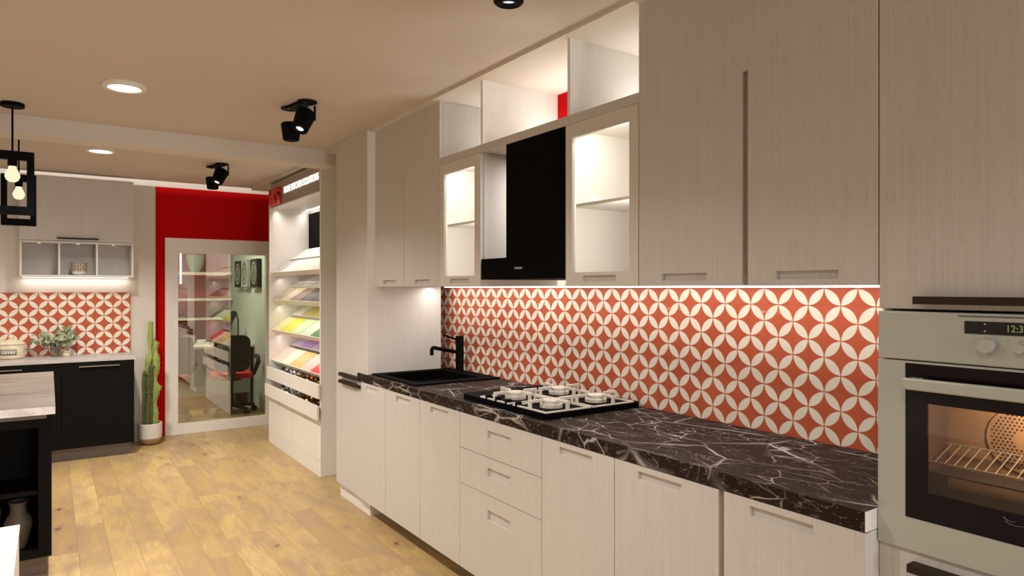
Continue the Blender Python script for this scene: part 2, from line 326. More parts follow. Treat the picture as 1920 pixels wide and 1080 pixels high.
def face_minus_x(x, y, z):   # text reading towards -Y on a plane facing -X
    return Matrix(((0, 0, -1, x), (-1, 0, 0, y), (0, 1, 0, z), (0, 0, 0, 1)))
def face_minus_y(x, y, z):
    return Matrix(((1, 0, 0, x), (0, 0, -1, y), (0, 1, 0, z), (0, 0, 0, 1)))
def struct(name, b, mat, **k): return b.build(name, mat, kind='structure', **k)
# ------------------------------------------------------------------ the room
WX = 2.27
struct('floor', B().box(-3.4, WX+0.1, -3.1, 10.3, -0.06, 0), FLOOR)
struct('ceiling', B().box(-3.4, WX+0.1, -3.1, 7.15, CEIL, CEIL+0.018).box(-3.4, WX+0.1, 7.15, 10.3, 2.66, 2.72), CEILP)
struct('wall_right', B().box(WX, WX+0.1, -3.1, 7.40, 0, 2.66), PAINT)
struct('wall_left', B().box(-3.4, -3.3, -3.1, 10.2, 0, 2.66), PAINT)
struct('wall_back', B().box(-3.3, 0.5, -3.1, -3.0, 0, 2.456).box(2.1, WX, -3.1, -3.0, 0, 2.456).box(0.5, 2.1, -3.1, -3.0, 0, 0.4).box(0.5, 2.1, -3.1, -3.0, 2.3, 2.456), PAINT)
struct('added_window', B().box(0.5, 0.55, -3.09, -3.01, 0.4, 2.3).box(2.05, 2.1, -3.09, -3.01, 0.4, 2.3).box(1.275, 1.325, -3.09, -3.01, 0.45, 2.25).box(0.55, 2.05, -3.09, -3.01, 0.4, 0.45).box(0.55, 2.05, -3.09, -3.01, 2.25, 2.3), plain('added_window_white', (0.7, 0.7, 0.68), 0.4))  # frame of an added window, unseen, for the fill from behind
struct('wall_front', B().box(-3.3, 0.840, 7.28, 7.40, 0, 2.42), PAINT)
struct('wall_cove', B().box(-3.3, WX, 7.40, 7.44, 2.435, 2.66), PAINT)
struct('trim_1', B().box(-3.3, 1.75, 4.873, 5.055, 2.346, CEIL), PAINT)      # the beam
struct('trim_2', B().box(1.672, WX, 0.60, 4.045, 2.442, CEIL), PAINT)        # soffit above the wall cabinets
struct('trim_3', B().box(1.69, WX, 4.61, 7.15, 2.435, CEIL), PAINT)          # soffit above the sample display
# red partition with its glazed opening
fx0, fx1, fz0, fz1 = 0.938, 1.985, 0.0, 1.941
struct('wall_partition', B().box(0.70, fx0, 7.40, 7.46, 0, 2.435).box(fx0, WX, 7.40, 7.46, fz1, 2.435).box(fx1, WX, 7.40, 7.46, 0, fz1), RED)
gx0, gx1, gz0, gz1 = 1.053, 1.898, 0.10, 1.792
wf = struct('window_1', B().box(fx0, gx0, 7.395, 7.455, fz0, fz1).box(gx1, fx1, 7.395, 7.455, fz0, fz1).box(gx0, gx1, 7.395, 7.455, fz0, gz0).box(gx0, gx1, 7.395, 7.455, gz1, fz1), WHITEF)
B().box(gx0, gx1, 7.405, 7.411, gz0, gz1).build('window_pane', GLASS, wf)
# ------------------------------------------------------------------ tiling
def tile_text(x, y, z, s, mat, axis, par):
    for word, dy in (('MENT', 0), ('SE', s*7.2)):
        Mx = face_minus_x(x, y-dy, z) if axis == 1 else face_minus_y(x+dy, y, z)
        text_mesh('tile_lettering', word, mat, s*1.35, Mx, par, 0.0003)
TXT = plain('tile_print', (0.66, 0.42, 0.32), 0.6, var=0.02)
ts = thing('tile_splashback', 'terracotta and cream petal-patterned tile splashback behind the dark marble worktop', 'tiles', (2.265, 2.5, 0.9))
B().box(2.262, WX, 0.80, 4.30, 0.9, 1.457).build('tiling', TILE_A, ts)
for yy in (1.620, 2.106, 2.592, 3.078, 3.564, 4.05): tile_text(2.2612, yy, 1.352, 0.011, TXT, 1, ts)
tf = thing('tile_splashback', 'terracotta and cream petal-patterned tiles above the black cabinets on the far wall', 'tiles', (-1.0, 7.27, 0.845))
B().box(-3.29, 0.63, 7.262, 7.28, 0.845, 1.408).build('tiling', TILE_B, tf)
for xx in (-0.102, 0.464, -0.668): tile_text(xx, 7.2612, 1.372, 0.012, TXT, 0, tf)
# ------------------------------------------------------------------ main kitchen run: base units
FX = 1.648
def front(root, name, x, th, y0, y1, z0, z1, mat, pocket=None, bevel=0.0012):
    """a front facing -X with an optional rectangular finger recess (py0, py1, pz0, pz1)"""
    b = B()
    if not pocket: b.box(x, x+th, y0, y1, z0, z1)
    else:
        a0, a1, c0, c1 = pocket
        b.box(x, x+th, y0, a0, z0, z1).box(x, x+th, a1, y1, z0, z1).box(x, x+th, a0, a1, z0, c0).box(x, x+th, a0, a1, c1, z1)
    d = b.build(name, mat, root)
    if pocket: B().box(x+th*0.62, x+th*0.98, a0, a1, c0, c1).build('handle_recess', mat, d)
    return d
g = 'pale laminate base cabinets under the dark marble worktop'
GAP = 0.0016
spec = [(4.190, 3.745, 'the far end one next to the tall unit'), (3.745, 3.296, 'second from the tall unit, under the sink'), (3.296, 2.866, 'between the sink and the drawer unit')]
for k, (ya, yb, txt) in enumerate(spec):
    yc = min(ya, 4.043)
    r = thing('base_cabinet', 'pale laminate base cabinet with one door, '+txt, 'cabinet', (1.95, (yc+yb)/2, 0), g)
    B().box(FX+0.02, 2.24, yb+0.0004, yc, 0.10, 0.848).build('body', CREAM, r)
    B().box(1.93, 2.2, yb+0.001, yc-0.001, 0, 0.10).build('plinth', CREAM, r)
    if k == 0:
        front(r, 'door', FX, 0.0085, yb+GAP, ya, 0.10, 0.847, LAM2, (3.855, 4.048, 0.800, 0.829))
        B().box(FX+0.0086, FX+0.02, yb+GAP, yc, 0.10, 0.847).build('door_backing', CREAM, r)
    else:
        front(r, 'door', FX, 0.019, yb+GAP, ya-GAP, 0.10, 0.847, LAM2, ((3.414, 3.595) if k == 1 else (2.983, 3.172))+(0.799, 0.829))
r = thing('drawer_cabinet', 'pale laminate drawer cabinet with three drawers below the gas hob', 'cabinet', (1.95, 2.53, 0), g)
B().box(FX+0.02, 2.24, 2.2014, 2.8656, 0.10, 0.848).build('body', CREAM, r)
B().box(1.93, 2.2, 2.202, 2.865, 0, 0.10).build('plinth', CREAM, r)
for z0, z1, p0, p1 in ((0.6795, 0.847, 0.762, 0.800), (0.5075, 0.6765, 0.591, 0.630), (0.10, 0.5045, 0.392, 0.438)):
    front(r, 'drawer', FX, 0.019, 2.201+GAP, 2.866-GAP, z0, z1, LAM, (2.427, 2.613, p0, p1))
for ya, yb, pk, txt in ((2.201, 1.774, (1.895, 2.086), 'right of the drawer unit'), (1.774, 1.322, (1.468, 1.658), 'middle of the three right of the drawers'), (1.305, 0.882, (1.020, 1.214), 'the nearest one beside the oven tower')):
    r = thing('base_cabinet', 'pale grained base cabinet with one door, '+txt, 'cabinet', (1.95, (ya+yb)/2, 0), g)
    B().box(FX+0.02, 2.24, yb+0.0004, (ya if ya > 1.31 else 1.3216)-0.0004, 0.10, 0.848).build('body', CREAM, r)
    B().box(1.93, 2.2, yb+0.001, ya-0.001, 0, 0.10).build('plinth', CREAM, r)
    front(r, 'door', FX, 0.019, yb+(GAP if yb > 0.9 else 0), ya-GAP, 0.10, 0.847, LAM, pk+(0.800, 0.828))
# worktop with the sink cut-out (a single slab)
SX0, SX1, SY0, SY1 = 1.730, 2.150, 3.50, 3.96
w = B().box(FX, SX0, 0.884, 4.045, 0.85, 0.90).box(SX0, 2.2615, 0.884, SY0, 0.85, 0.90).box(SX0, 2.2615, SY1, 4.045, 0.85, 0.90).box(SX1, 2.2615, SY0, SY1, 0.85, 0.90).box(FX, 1.6565, 4.045, 4.192, 0.85, 0.90)
wt = thing('worktop', 'long dark brown marble worktop with white veins carrying the hob and sink', 'worktop', (1.95, 2.5, 0.85))
w.build('slab', MARBLE, wt)
B().box(FX, 2.2615, 0.8815, 0.8838, 0.8505, 0.90).build('end_strip', WHITE, wt, label='white end strip')
# ------------------------------------------------------------------ tall unit at the far end
TX = 1.657
r = thing('tall_cabinet', 'tall pale laminate cabinet at the far end of the kitchen run', 'cabinet', (1.92, 4.33, 0))
B().box(TX+0.02, 2.18, 4.048, 4.606, 0.10, 2.455).build('body', LAM2, r)
B().box(TX, TX+0.0192, 4.0482, 4.605, 0.842, 2.455).build('door', LAM2, r)
B().box(TX, TX+0.0192, 4.0482, 4.605, 0.10, 0.839).build('door', LAM2, r)
B().box(1.685, 2.15, 4.066, 4.60, 0, 0.10).build('plinth', WHITE, r)
B().box(TX, TX+0.0192, 4.0450, 4.0480, 0.90, 2.44).box(TX+0.0192, 2.18, 4.0452, 4.0479, 0.901, 2.44).build('side_panel', LAM_LIT, r)
for z0 in (0.853, 0.804): B().box(1.630, TX, 4.13, 4.494, z0, z0+0.021).build('handle', BAR, r, 0.001, label='dark bronze bar handle')
# ------------------------------------------------------------------ wall units
UX = 1.71
UZ = 1.457
gu = 'pale laminate wall cabinets along the tiled wall'
r = thing('wall_cabinet', 'tall pale laminate wall cabinet with two doors, beside the tall unit', 'cabinet', (1.95, 3.6, UZ), gu)
B().box(UX+0.02, 2.18, 3.186, 4.0446, UZ, 2.441).build('body', LAM2, r)
front(r, 'door', UX, 0.0195, 3.623+GAP, 4.043, UZ, 2.097, LAM2, (3.738, 3.918, 1.473, 1.495))
front(r, 'door', UX, 0.0195, 3.187, 3.623-GAP, UZ, 2.097, LAM2, (3.298, 3.480, 1.473, 1.495))
B().box(UX, UX+0.0195, 3.187, 4.043, 2.0972, 2.4415).build('top_panel', LAM2, r)
r = thing('wall_cabinet', 'large pale laminate wall cabinet with two doors and deep groove, beside the oven tower', 'cabinet', (1.95, 1.3, UZ), gu)
B().box(UX+0.02, 2.18, 0.884, 1.7155, UZ, 2.441).build('body', LAM, r)
front(r, 'door', UX, 0.0195, 1.2875, 1.7155, UZ, 2.094, LAM, (1.419, 1.608, 1.473, 1.496))
front(r, 'door', UX, 0.0195, 0.884, 1.2655, UZ, 2.094, LAM, (0.987, 1.174, 1.473, 1.496))
B().box(UX, UX+0.0195, 0.884, 1.7155, 2.0942, 2.4415).build('top_panel', LAM, r)
def glass_cabinet(y0, y1, fy0, fy1, pk, label):
    r = thing('glass_cabinet', label, 'cabinet', (1.95, (y0+y1)/2, UZ), gu); t_ = 0.018
    B().box(UX+0.021, 2.18, y0, y0+t_, UZ, 2.097).box(UX+0.021, 2.18, y1-t_, y1, UZ, 2.097).box(UX+0.021, 2.18, y0+t_, y1-t_, UZ, UZ+t_).box(UX+0.021, 2.18, y0+t_, y1-t_, 2.097-t_, 2.097).box(2.165, 2.18, y0+t_, y1-t_, UZ+t_, 2.097-t_).build('body', WHITE, r)
    B().box(UX+0.026, 2.164, y0+t_, y1-t_, 1.770, 1.782).build('shelf', WHITE, r)
    d = B()
    a0, a1 = pk; x0, x1 = UX-0.001, UX+0.02
    d.box(x0, x1, y0+0.001, fy0, UZ, 2.097).box(x0, x1, fy1, y1-0.001, UZ, 2.097).box(x0, x1, fy0, fy1, 2.042, 2.097).box(x0, x1, fy0, a0, UZ, 1.509).box(x0, x1, a1, fy1, UZ, 1.509).box(x0, x1, a0, a1, UZ, 1.473).box(x0, x1, a0, a1, 1.496, 1.509)
    dd = d.build('door', CREAM, r)
    B().box(x0+0.012, x1-0.001, a0, a1, 1.473, 1.496).build('handle_recess', LAM, dd)
    B().box(x0+0.009, x0+0.013, fy0, fy1, 1.509, 2.042).build('glass_pane', CABGLASS, dd)
    B().box(UX+0.036, UX+0.048, y0+0.06, y1-0.06, 2.072, 2.078).build('led_strip', LEDSOFT, r)
    return r
glass_cabinet(2.775, 3.1845, 2.828, 3.137, (2.884, 3.072), 'glass-fronted white-lit wall cabinet left of the black extractor hood')
glass_cabinet(1.718, 2.124, 1.763, 2.083, (1.832, 2.018), 'glass-fronted white-lit wall cabinet right of the black extractor hood')
# open niche above
r = thing('open_shelf', 'lit open shelf niche with dividers and red back above the glass cabinets', 'shelf', (1.95, 2.4, 2.098), None)
B().box(UX, 2.18, 1.7165, 3.1855, 2.0985, 2.135).build('shelf_board', LAM, r)
for yd in (2.754, 2.095): B().box(UX, 2.164, yd, yd+0.018, 2.1352, 2.4415).build('divider', LAM_LIT, r)
B().box(2.165, 2.18, 2.62, 2.7535, 2.1352, 2.4415).build('back_panel', RED, r, label='red back panel')
B().box(2.165, 2.18, 1.7165, 2.0945, 2.1352, 2.4415).box(2.165, 2.18, 2.1135, 2.62, 2.1352, 2.4415).box(2.165, 2.18, 2.7725, 3.1855, 2.1352, 2.4415).build('back_panel', WHITE, r)
for a0, a1 in ((2.78, 3.18), (2.12, 2.745), (1.73, 2.088)): B().box(2.105, 2.12, a0, a1, 2.1352, 2.142).build('led_strip', LED, r, label='glowing light strip')
# hood
r = thing('extractor_hood', 'black glass extractor hood with square chimney between the glass cabinets', 'hood', (1.95, 2.45, 1.485))
B().box(1.712, 2.26, 2.127, 2.772, 1.488, 1.586).build('hood_body', BLACK, r, 0.002)
B().box(1.714, 2.02, 2.127, 2.560, 1.5862, 2.0980).build('chimney', BLACK, r, 0.002)
B().box(1.7105, 1.712, 2.429, 2.487, 1.532, 1.541).build('control_display', plain('hood_display', (0.34, 0.30, 0.25), 0.4), r, label='small grey control display')
# under cabinet light
tag(B().box(2.20, 2.215, 0.90, 4.03, 1.450, 1.4568).build('led_strip', emitter('led_under', (1.0, 0.92, 0.82), 8.0)), 'long glowing light strip under the wall cabinets above the tiles', 'light strip')
# ------------------------------------------------------------------ sink, tap, hob
r = thing('sink', 'black composite sink set in the dark marble worktop', 'sink', (1.97, 3.73, 0.9))
b = B(); zt = 0.909; sx0, sx1, sy0, sy1 = 1.682, 2.248, 3.42, 4.03
b.box(sx0, SX0+0.002, sy0, sy1, 0.9, zt).box(SX1-0.002, sx1, sy0, sy1, 0.9, zt).box(SX0+0.002, SX1-0.002, sy0, SY0+0.002, 0.9, zt).box(SX0+0.002, SX1-0.002, SY1-0.002, sy1, 0.9, zt)
b.build('rim', BLACK, r)
b = B().box(SX0+0.002, SX0+0.008, SY0+0.002, SY1-0.002, 0.8505, 0.905).box(SX1-0.008, SX1-0.002, SY0+0.002, SY1-0.002, 0.8505, 0.905).box(SX0+0.008, SX1-0.008, SY0+0.002, SY0+0.008, 0.8505, 0.905).box(SX0+0.008, SX1-0.008, SY1-0.008, SY1-0.002, 0.8505, 0.905).box(SX0+0.008, SX1-0.008, SY0+0.008, SY1-0.008, 0.8505, 0.855)
b.build('basin', BLACK, r)
r = thing('tap', 'tall black square-armed mixer tap standing behind the sink', 'tap', (2.205, 3.835, zt))
B().cone((2.205, 3.835, zt), (2.205, 3.835, 1.137), 0.0265, 0.0265, 32).build('column', BLACKMETAL, r, smooth=True)
pts = [(2.20, 3.835, 1.030), (2.03, 3.835, 1.066)]
for a in range(0, 91, 15): pts.append((2.018-0.016*math.sin(math.radians(a)), 3.835, 1.054+0.016*math.cos(math.radians(a))))
pts.append((2.002, 3.835, 1.022))
B().tube(pts, 0.0115, 16).build('spout', BLACKMETAL, r, smooth=True)
B().tube([(2.20, 3.835, 1.108), (2.085, 3.835, 1.147)], 0.006, 12).build('lever', BLACKMETAL, r, smooth=True)
HZ = 0.926
def rrect(x0, x1, y0, y1, rad, n=6):
    q = []
    for cx, cy, a0 in ((x1-rad, y1-rad, 0), (x0+rad, y1-rad, 90), (x0+rad, y0+rad, 180), (x1-rad, y0+rad, 270)):
        for i in range(n+1):
            a = math.radians(a0+90*i/n); q.append((cx+rad*math.cos(a), cy+rad*math.sin(a)))
    return q
r = thing('gas_hob', 'black glass gas hob with four cream burners on the marble worktop', 'hob', (1.96, 2.57, 0.9))
q = rrect(1.692, 2.246, 2.238, 2.925, 0.03)
B().ring_stack([[(x, y, 0.9) for x, y in q], [(x, y, HZ-0.002) for x, y in q], [(x*0.998+0.004, y*0.998+0.005, HZ) for x, y in q]]).build('hob_plate', BLACK, r)
BUR = [(1.822, 2.365), (1.822, 2.640), (2.082, 2.365), (2.082, 2.640)]
for bx, by in BUR:
    bb = B().lathe(bx, by, [(0.050, HZ), (0.050, HZ+0.014), (0.048, HZ+0.0165), (0.044, HZ+0.0170)], 40).build('burner', ENAMEL, r, smooth=True)
    B().lathe(bx, by, [(0.043, HZ+0.0171), (0.043, HZ+0.031), (0.040, HZ+0.034)], 40).build('burner_cap', ENAMEL, bb, smooth=True)
    h = 0.122; t_ = 0.004; z0, z1 = HZ, HZ+0.007; gb = B()
    gb.box(bx-h, bx+h, by-h, by-h+2*t_, z0, z1).box(bx-h, bx+h, by+h-2*t_, by+h, z0, z1).box(bx-h, bx-h+2*t_, by-h+2*t_, by+h-2*t_, z0, z1).box(bx+h-2*t_, bx+h, by-h+2*t_, by+h-2*t_, z0, z1)
    for dx, dy in ((1, 0), (-1, 0), (0, 1), (0, -1)):
        cx, cy = bx+dx*(h-0.007), by+dy*(h-0.007); e = 0.0065
        gb.box(cx-e, cx+e, cy-e, cy+e, z1-0.001, HZ+0.040)
        xa, xb = sorted((bx+dx*0.048, bx+dx*(h-0.0135))); ya, yb = sorted((by+dy*0.048, by+dy*(h-0.0135)))
        if dx: gb.box(xa, xb, by-e, by+e, HZ+0.029, HZ+0.040)
        else: gb.box(bx-e, bx+e, ya, yb, HZ+0.029, HZ+0.040)
    gb.build('pan_support', ENAMEL, r, 0.0008)
for k in range(4):
    yk = 2.475+0.075*k*1.0
    B().lathe(1.7135, 2.46+0.082*k, [(0.016, HZ), (0.015, HZ+0.018), (0.013, HZ+0.020)], 20).build('knob', BLACKMETAL, r, smooth=True)
# ------------------------------------------------------------------ oven tower
OX = 1.70
r = thing('oven_tower', 'tall pale laminate oven housing at the near right end of the run', 'cabinet', (2.0, 0.58, 0))
B().box(OX+0.03, 2.26, 0.862, 0.8805, 0.10, 2.441).box(OX+0.03, 2.26, 0.28, 0.298, 0.10, 2.441).box(2.245, 2.26, 0.298, 0.862, 0.10, 2.441).box(OX+0.03, 2.245, 0.298, 0.862, 1.3965, 2.441).box(OX+0.03, 2.245, 0.298, 0.862, 0.10, 0.820).build('body', CREAM, r)
B().box(1.75, 2.2, 0.29, 0.87, 0, 0.0995).build('plinth', CREAM, r)
d = B().box(OX+0.01, OX+0.0295, 0.281, 0.8805, 1.3985, 2.4415).build('door', LAM, r)
B().box(OX-0.02, OX+0.0095, 0.37, 0.789, 1.410, 1.428).build('handle', BAR, d, 0.001, label='long dark bronze bar handle')
d = B().box(OX+0.01, OX+0.0295, 0.281, 0.8805, 0.10, 0.8185).build('drawer', LAM, r)
B().box(OX-0.025, OX+0.0095, 0.37, 0.800, 0.776, 0.795).build('handle', BAR, d, 0.001, label='dark bronze bar handle')
# oven
r = thing('oven', 'built-in steel oven with black glass door and digital clock', 'oven', (1.9, 0.58, 0.822))
Y0, Y1 = 0.283, 0.8790
B().box(OX, 1.80, Y0, Y1, 1.276, 1.392).build('control_panel', STEEL, r, 0.003)
B().box(OX-0.0006, OX, 0.44, 0.70, 1.383, 1.386).build('panel_groove', STEELD, r)
B().box(OX-0.0015, OX-0.0002, 0.475, 0.686, 1.346, 1.374).build('clock_display', plain('display_black', (0.003, 0.003, 0.003), 0.15), r, label='black clock display')
text_mesh('clock_digits', '12:30', DIGIT, 0.021, face_minus_x(OX-0.0018, 0.606, 1.3535), r, 0.0002, 0.0004, 0.82, 1.1, label='greenish lit digits')
for zz in (1.3685, 1.353): B().cone((OX-0.0021, 0.6455, zz), (OX-0.0016, 0.6455, zz), 0.0022, 0.0022, 12).build('indicator_light', plain('indicator', (0.4, 0.4, 0.36), 0.4), r)
def knob(y, z, rad, dep):
    k_ = B(); k_.cone((OX, y, z), (OX-dep+0.003, y, z), rad*1.05, rad, 36); k_.cone((OX-dep+0.003, y, z), (OX-dep, y, z), rad, rad*0.93, 36)
    return k_.build('knob', STEEL, r, smooth=True)
knob(0.640, 1.3215, 0.0165, 0.020); knob(0.578, 1.319, 0.0105, 0.014); knob(0.52, 1.3215, 0.0165, 0.020)
for yy in (0.602, 0.578, 0.554): B().cone((OX-0.0005, yy, 1.3355), (OX, yy, 1.3355), 0.0012, 0.0012, 8).build('printed_mark', STEELD, r)
dr = B().box(OX, OX+0.03, 0.815, Y1, 0.822, 1.2735).box(OX, OX+0.03, Y0, 0.347, 0.822, 1.2735).box(OX, OX+0.03, 0.347, 0.815, 0.822, 0.899).box(OX, OX+0.03, 0.347, 0.815, 1.2685, 1.2735).build('oven_door', STEEL, r)
wy0, wy1, wz0, wz1 = 0.395, 0.767, 0.965, 1.176
B().box(OX+0.003, OX+0.012, wy1, 0.815, 0.899, 1.2685).box(OX+0.003, OX+0.012, 0.347, wy0, 0.899, 1.2685).box(OX+0.003, OX+0.012, wy0, wy1, 0.899, wz0).box(OX+0.003, OX+0.012, wy0, wy1, wz1, 1.2685).build('door_glass', BLACKGLASS, dr, label='black glass door surround')
B().box(OX+0.004, OX+0.009, wy0, wy1, wz0, wz1).build('oven_window', OVENGLASS, dr, label='tinted see-through window')
B().box(OX-0.045, OX-0.030, 0.36, 0.802, 1.210, 1.238).box(OX-0.030, OX+0.003, 0.772, 0.800, 1.214, 1.236).box(OX-0.030, OX+0.003, 0.362, 0.39, 1.214, 1.236).build('door_handle', STEEL, dr, 0.004)
b = B()
for pts in ([(0.612, 0.958), (0.606, 0.953), (0.596, 0.951), (0.590, 0.954)], [(0.609, 0.950), (0.600, 0.945), (0.588, 0.9445), (0.572, 0.9475), (0.552, 0.944)]):
    b.tube([(OX+0.0022, y, z-0.004) for y, z in pts], 0.0011, 6)
b.build('script_emblem', STEELD, dr)
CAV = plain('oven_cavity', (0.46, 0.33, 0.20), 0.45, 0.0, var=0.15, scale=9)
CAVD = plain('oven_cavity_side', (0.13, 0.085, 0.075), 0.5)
cy0, cy1, cz0, cz1, cxb = 0.375, 0.790, 0.945, 1.20, 1.865
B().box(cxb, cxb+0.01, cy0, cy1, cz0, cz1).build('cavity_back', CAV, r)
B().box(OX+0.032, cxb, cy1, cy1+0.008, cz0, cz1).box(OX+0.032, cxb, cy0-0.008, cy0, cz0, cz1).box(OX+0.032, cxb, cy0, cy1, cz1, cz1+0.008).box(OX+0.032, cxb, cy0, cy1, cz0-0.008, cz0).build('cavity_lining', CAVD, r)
fan = B().cone((cxb, 0.628, 1.094), (cxb-0.004, 0.628, 1.094), 0.078, 0.076, 48)
fan.cur = 1
for i in range(-9, 10):
    for j in range(-9, 10):
        yy, zz = i*0.0092+(j % 2)*0.0046, j*0.0080
        if 0.02 < math.hypot(yy, zz) < 0.068: fan.cone((cxb-0.0045, 0.628+yy, 1.094+zz), (cxb-0.0039, 0.628+yy, 1.094+zz), 0.0026, 0.0026, 8)
fan.build('fan_cover', [CAV, plain('fan_hole', (0.03, 0.015, 0.008), 0.8)], r)
rk = B()
for zz, xx in ((1.030, 1.755), (1.062, cxb-0.02)): rk.tube([(xx, cy0+0.004, zz), (xx, cy1-0.004, zz)], 0.0022, 8)
for k in range(19): rk.tube([(1.755, cy0+0.02+k*0.021, 1.030), (cxb-0.02, cy0+0.02+k*0.021, 1.062)], 0.0014, 6)
rk.build('oven_rack', STEEL, r, smooth=True)
B().box(1.76, cxb-0.02, cy0+0.002, cy1-0.002, 1.000, 1.004).build('baking_tray', STEELD, r)
l = bpy.data.lights.new('oven_lamp', 'POINT'); l.energy = 4.5; l.color = (1.0, 0.84, 0.62); l.shadow_soft_size = 0.015
o = bpy.data.objects.new('oven_lamp', l); o.location = (1.775, 0.56, 1.185); COL.objects.link(o)
# ------------------------------------------------------------------ ceiling discs
gd = 'round white recessed ceiling lights'
names = ['nearer glowing round ceiling light, between the beam and the camera', 'farther glowing round ceiling light, beyond the beam']
for k, (dx, dy) in enumerate(DISCS):
    r = thing('ceiling_light', names[k] if k < 2 else 'round ceiling light, %s' % ['', '', 'above the space in front of the island', 'above the camera', 'left of the island end', 'left beyond the beam', 'left of the white counter', 'far left behind the camera', 'behind the camera'][k], 'light', (dx, dy, CEIL), gd if k < 2 else None)
    B().lathe(dx, dy, [(0.074, CEIL-0.0185), (0.094, CEIL-0.018), (0.098, CEIL-0.014), (0.098, CEIL)], 48, False, False).build('rim', WHITE, r, smooth=True)
    B().cone((dx, dy, CEIL-0.012), (dx, dy, CEIL-0.011), 0.082, 0.082, 48).build('diffuser', DISCE, r)
# ------------------------------------------------------------------ twin spotlights
def twin_spot(x, y, label):
    r = thing('ceiling_spotlight', label, 'spotlight', (x, y, CEIL), 'black twin-head ceiling spotlights')
    b = B(); z = CEIL-0.010; c0_ = Vector((x, y, 0))
    dirv = Vector((-0.035, 0.19, 0)).normalized(); p1 = c0_-dirv*0.095; p2 = c0_+dirv*0.095
    for p in (p1, p2): b.cone((p.x, p.y, z), (p.x, p.y, CEIL-0.004), 0.052, 0.050, 32)
    b.obox((x, y, CEIL-0.007), dirv, dirv.cross(Vector((0, 0, 1))), (0, 0, 1), 0.085, 0.036, 0.007)
    b.build('mount_plate', BLACKMETAL, r, smooth=True)
    for p in (p1, p2): B().cone((p.x-0.01, p.y, z-0.0015), (p.x-0.01, p.y, z), 0.004, 0.004, 12).build('screw', STEEL, r)
    for off, d, ln in (((-0.028, 0.05, -0.095), (0.02, 0.03, -1), 0.100), ((0.028, -0.045, -0.052), (-0.40, -0.34, -0.84), 0.126)):
        p = Vector((x, y, CEIL))+Vector(off); d = Vector(d).normalized(); e = p+d*ln
        hd = B(); hd.cone(p, p+d*0.010, 0.044, 0.054, 36, True, False); hd.cone(p+d*0.010, e-d*0.006, 0.054, 0.043, 36, False, False); hd.cone(e-d*0.006, e, 0.043, 0.036, 36, False, False)
        hd.cone(e, e-d*0.001, 0.036, 0.022, 36, False, False); hd.cone(e-d*0.001, e-d*0.012, 0.022, 0.022, 36, False, False)
        h_ = hd.build('lamp_head', BLACKMETAL, r, smooth=True)
        B().cone(e-d*0.0125, e-d*0.0115, 0.0215, 0.0215, 24).build('lens', bpy.data.materials.get('spot_lens') or emitter('spot_lens', (1.0, 0.95, 0.86), 1.5), h_, label='glowing lens')
        ax = p.x+0.046
        B().tube([(ax, p.y, CEIL-0.008), (ax, p.y, p.z-0.035)], 0.006, 10).tube([(ax, p.y, p.z-0.03), (p.x+d.x*0.03+0.04, p.y+d.y*0.03, p.z-0.03)], 0.008, 10).build('arm', BLACKMETAL, h_, smooth=True)
        spot_light(tuple(e+d*0.012), tuple(e+d), P_SPOT, 70, 0.8)
    return r
twin_spot(1.132, 3.735, 'black twin spotlight on the ceiling in front of the beam')
twin_spot(1.140, 5.955, 'black twin spotlight on the ceiling beyond the beam, above the partition')
twin_spot(1.115, 1.56, 'black spotlight cut off by the top edge, above the worktop')
# ------------------------------------------------------------------ pendants
def pendant(x, y, label, dz=0.0, canopy=True):
    r = thing('pendant_lamp', label, 'lamp', (x, y, CEIL), 'black open-frame pendant lamps over the island')
    if canopy: B().cone((x, y, CEIL-0.022), (x, y, CEIL), 0.055, 0.055, 40).build('canopy', BLACKMETAL, r, 0.002)
    B().tube([(x, y, CEIL-0.0005), (x, y, 2.190+dz)], 0.005, 10).build('rod', BLACKMETAL, r, smooth=True)
    z0, z1, hw, t_, dp = 1.848+dz, 2.194+dz, 0.098, 0.046, 0.02
    B().box(x-hw, x+hw, y-dp, y+dp, z1-t_, z1).box(x-hw, x+hw, y-dp, y+dp, z0, z0+t_).box(x-hw, x-hw+0.034, y-dp, y+dp, z0+t_, z1-t_).box(x+hw-0.034, x+hw, y-dp, y+dp, z0+t_, z1-t_).build('frame', BLACKMETAL, r, 0.002)
    B().cone((x, y, 2.112+dz), (x, y, 2.148+dz), 0.022, 0.022, 24).build('socket', BLACKMETAL, r, smooth=True)
    B().lathe(x, y, [(a_, b_-0.005+dz) for a_, b_ in [(0.004, 2.030), (0.016, 2.032), (0.028, 2.042), (0.035, 2.060), (0.034, 2.075), (0.026, 2.092), (0.019, 2.105), (0.018, 2.1168)]], 32).build('bulb', BULB, r, smooth=True, label='glowing cream bulb')
pendant(-0.165, 4.59, 'nearer black rectangular frame pendant with glowing bulb, its canopy on the ceiling')
pendant(-0.170, 5.70, 'farther and lower-looking black rectangular frame pendant, behind the beam', 0.024, False)
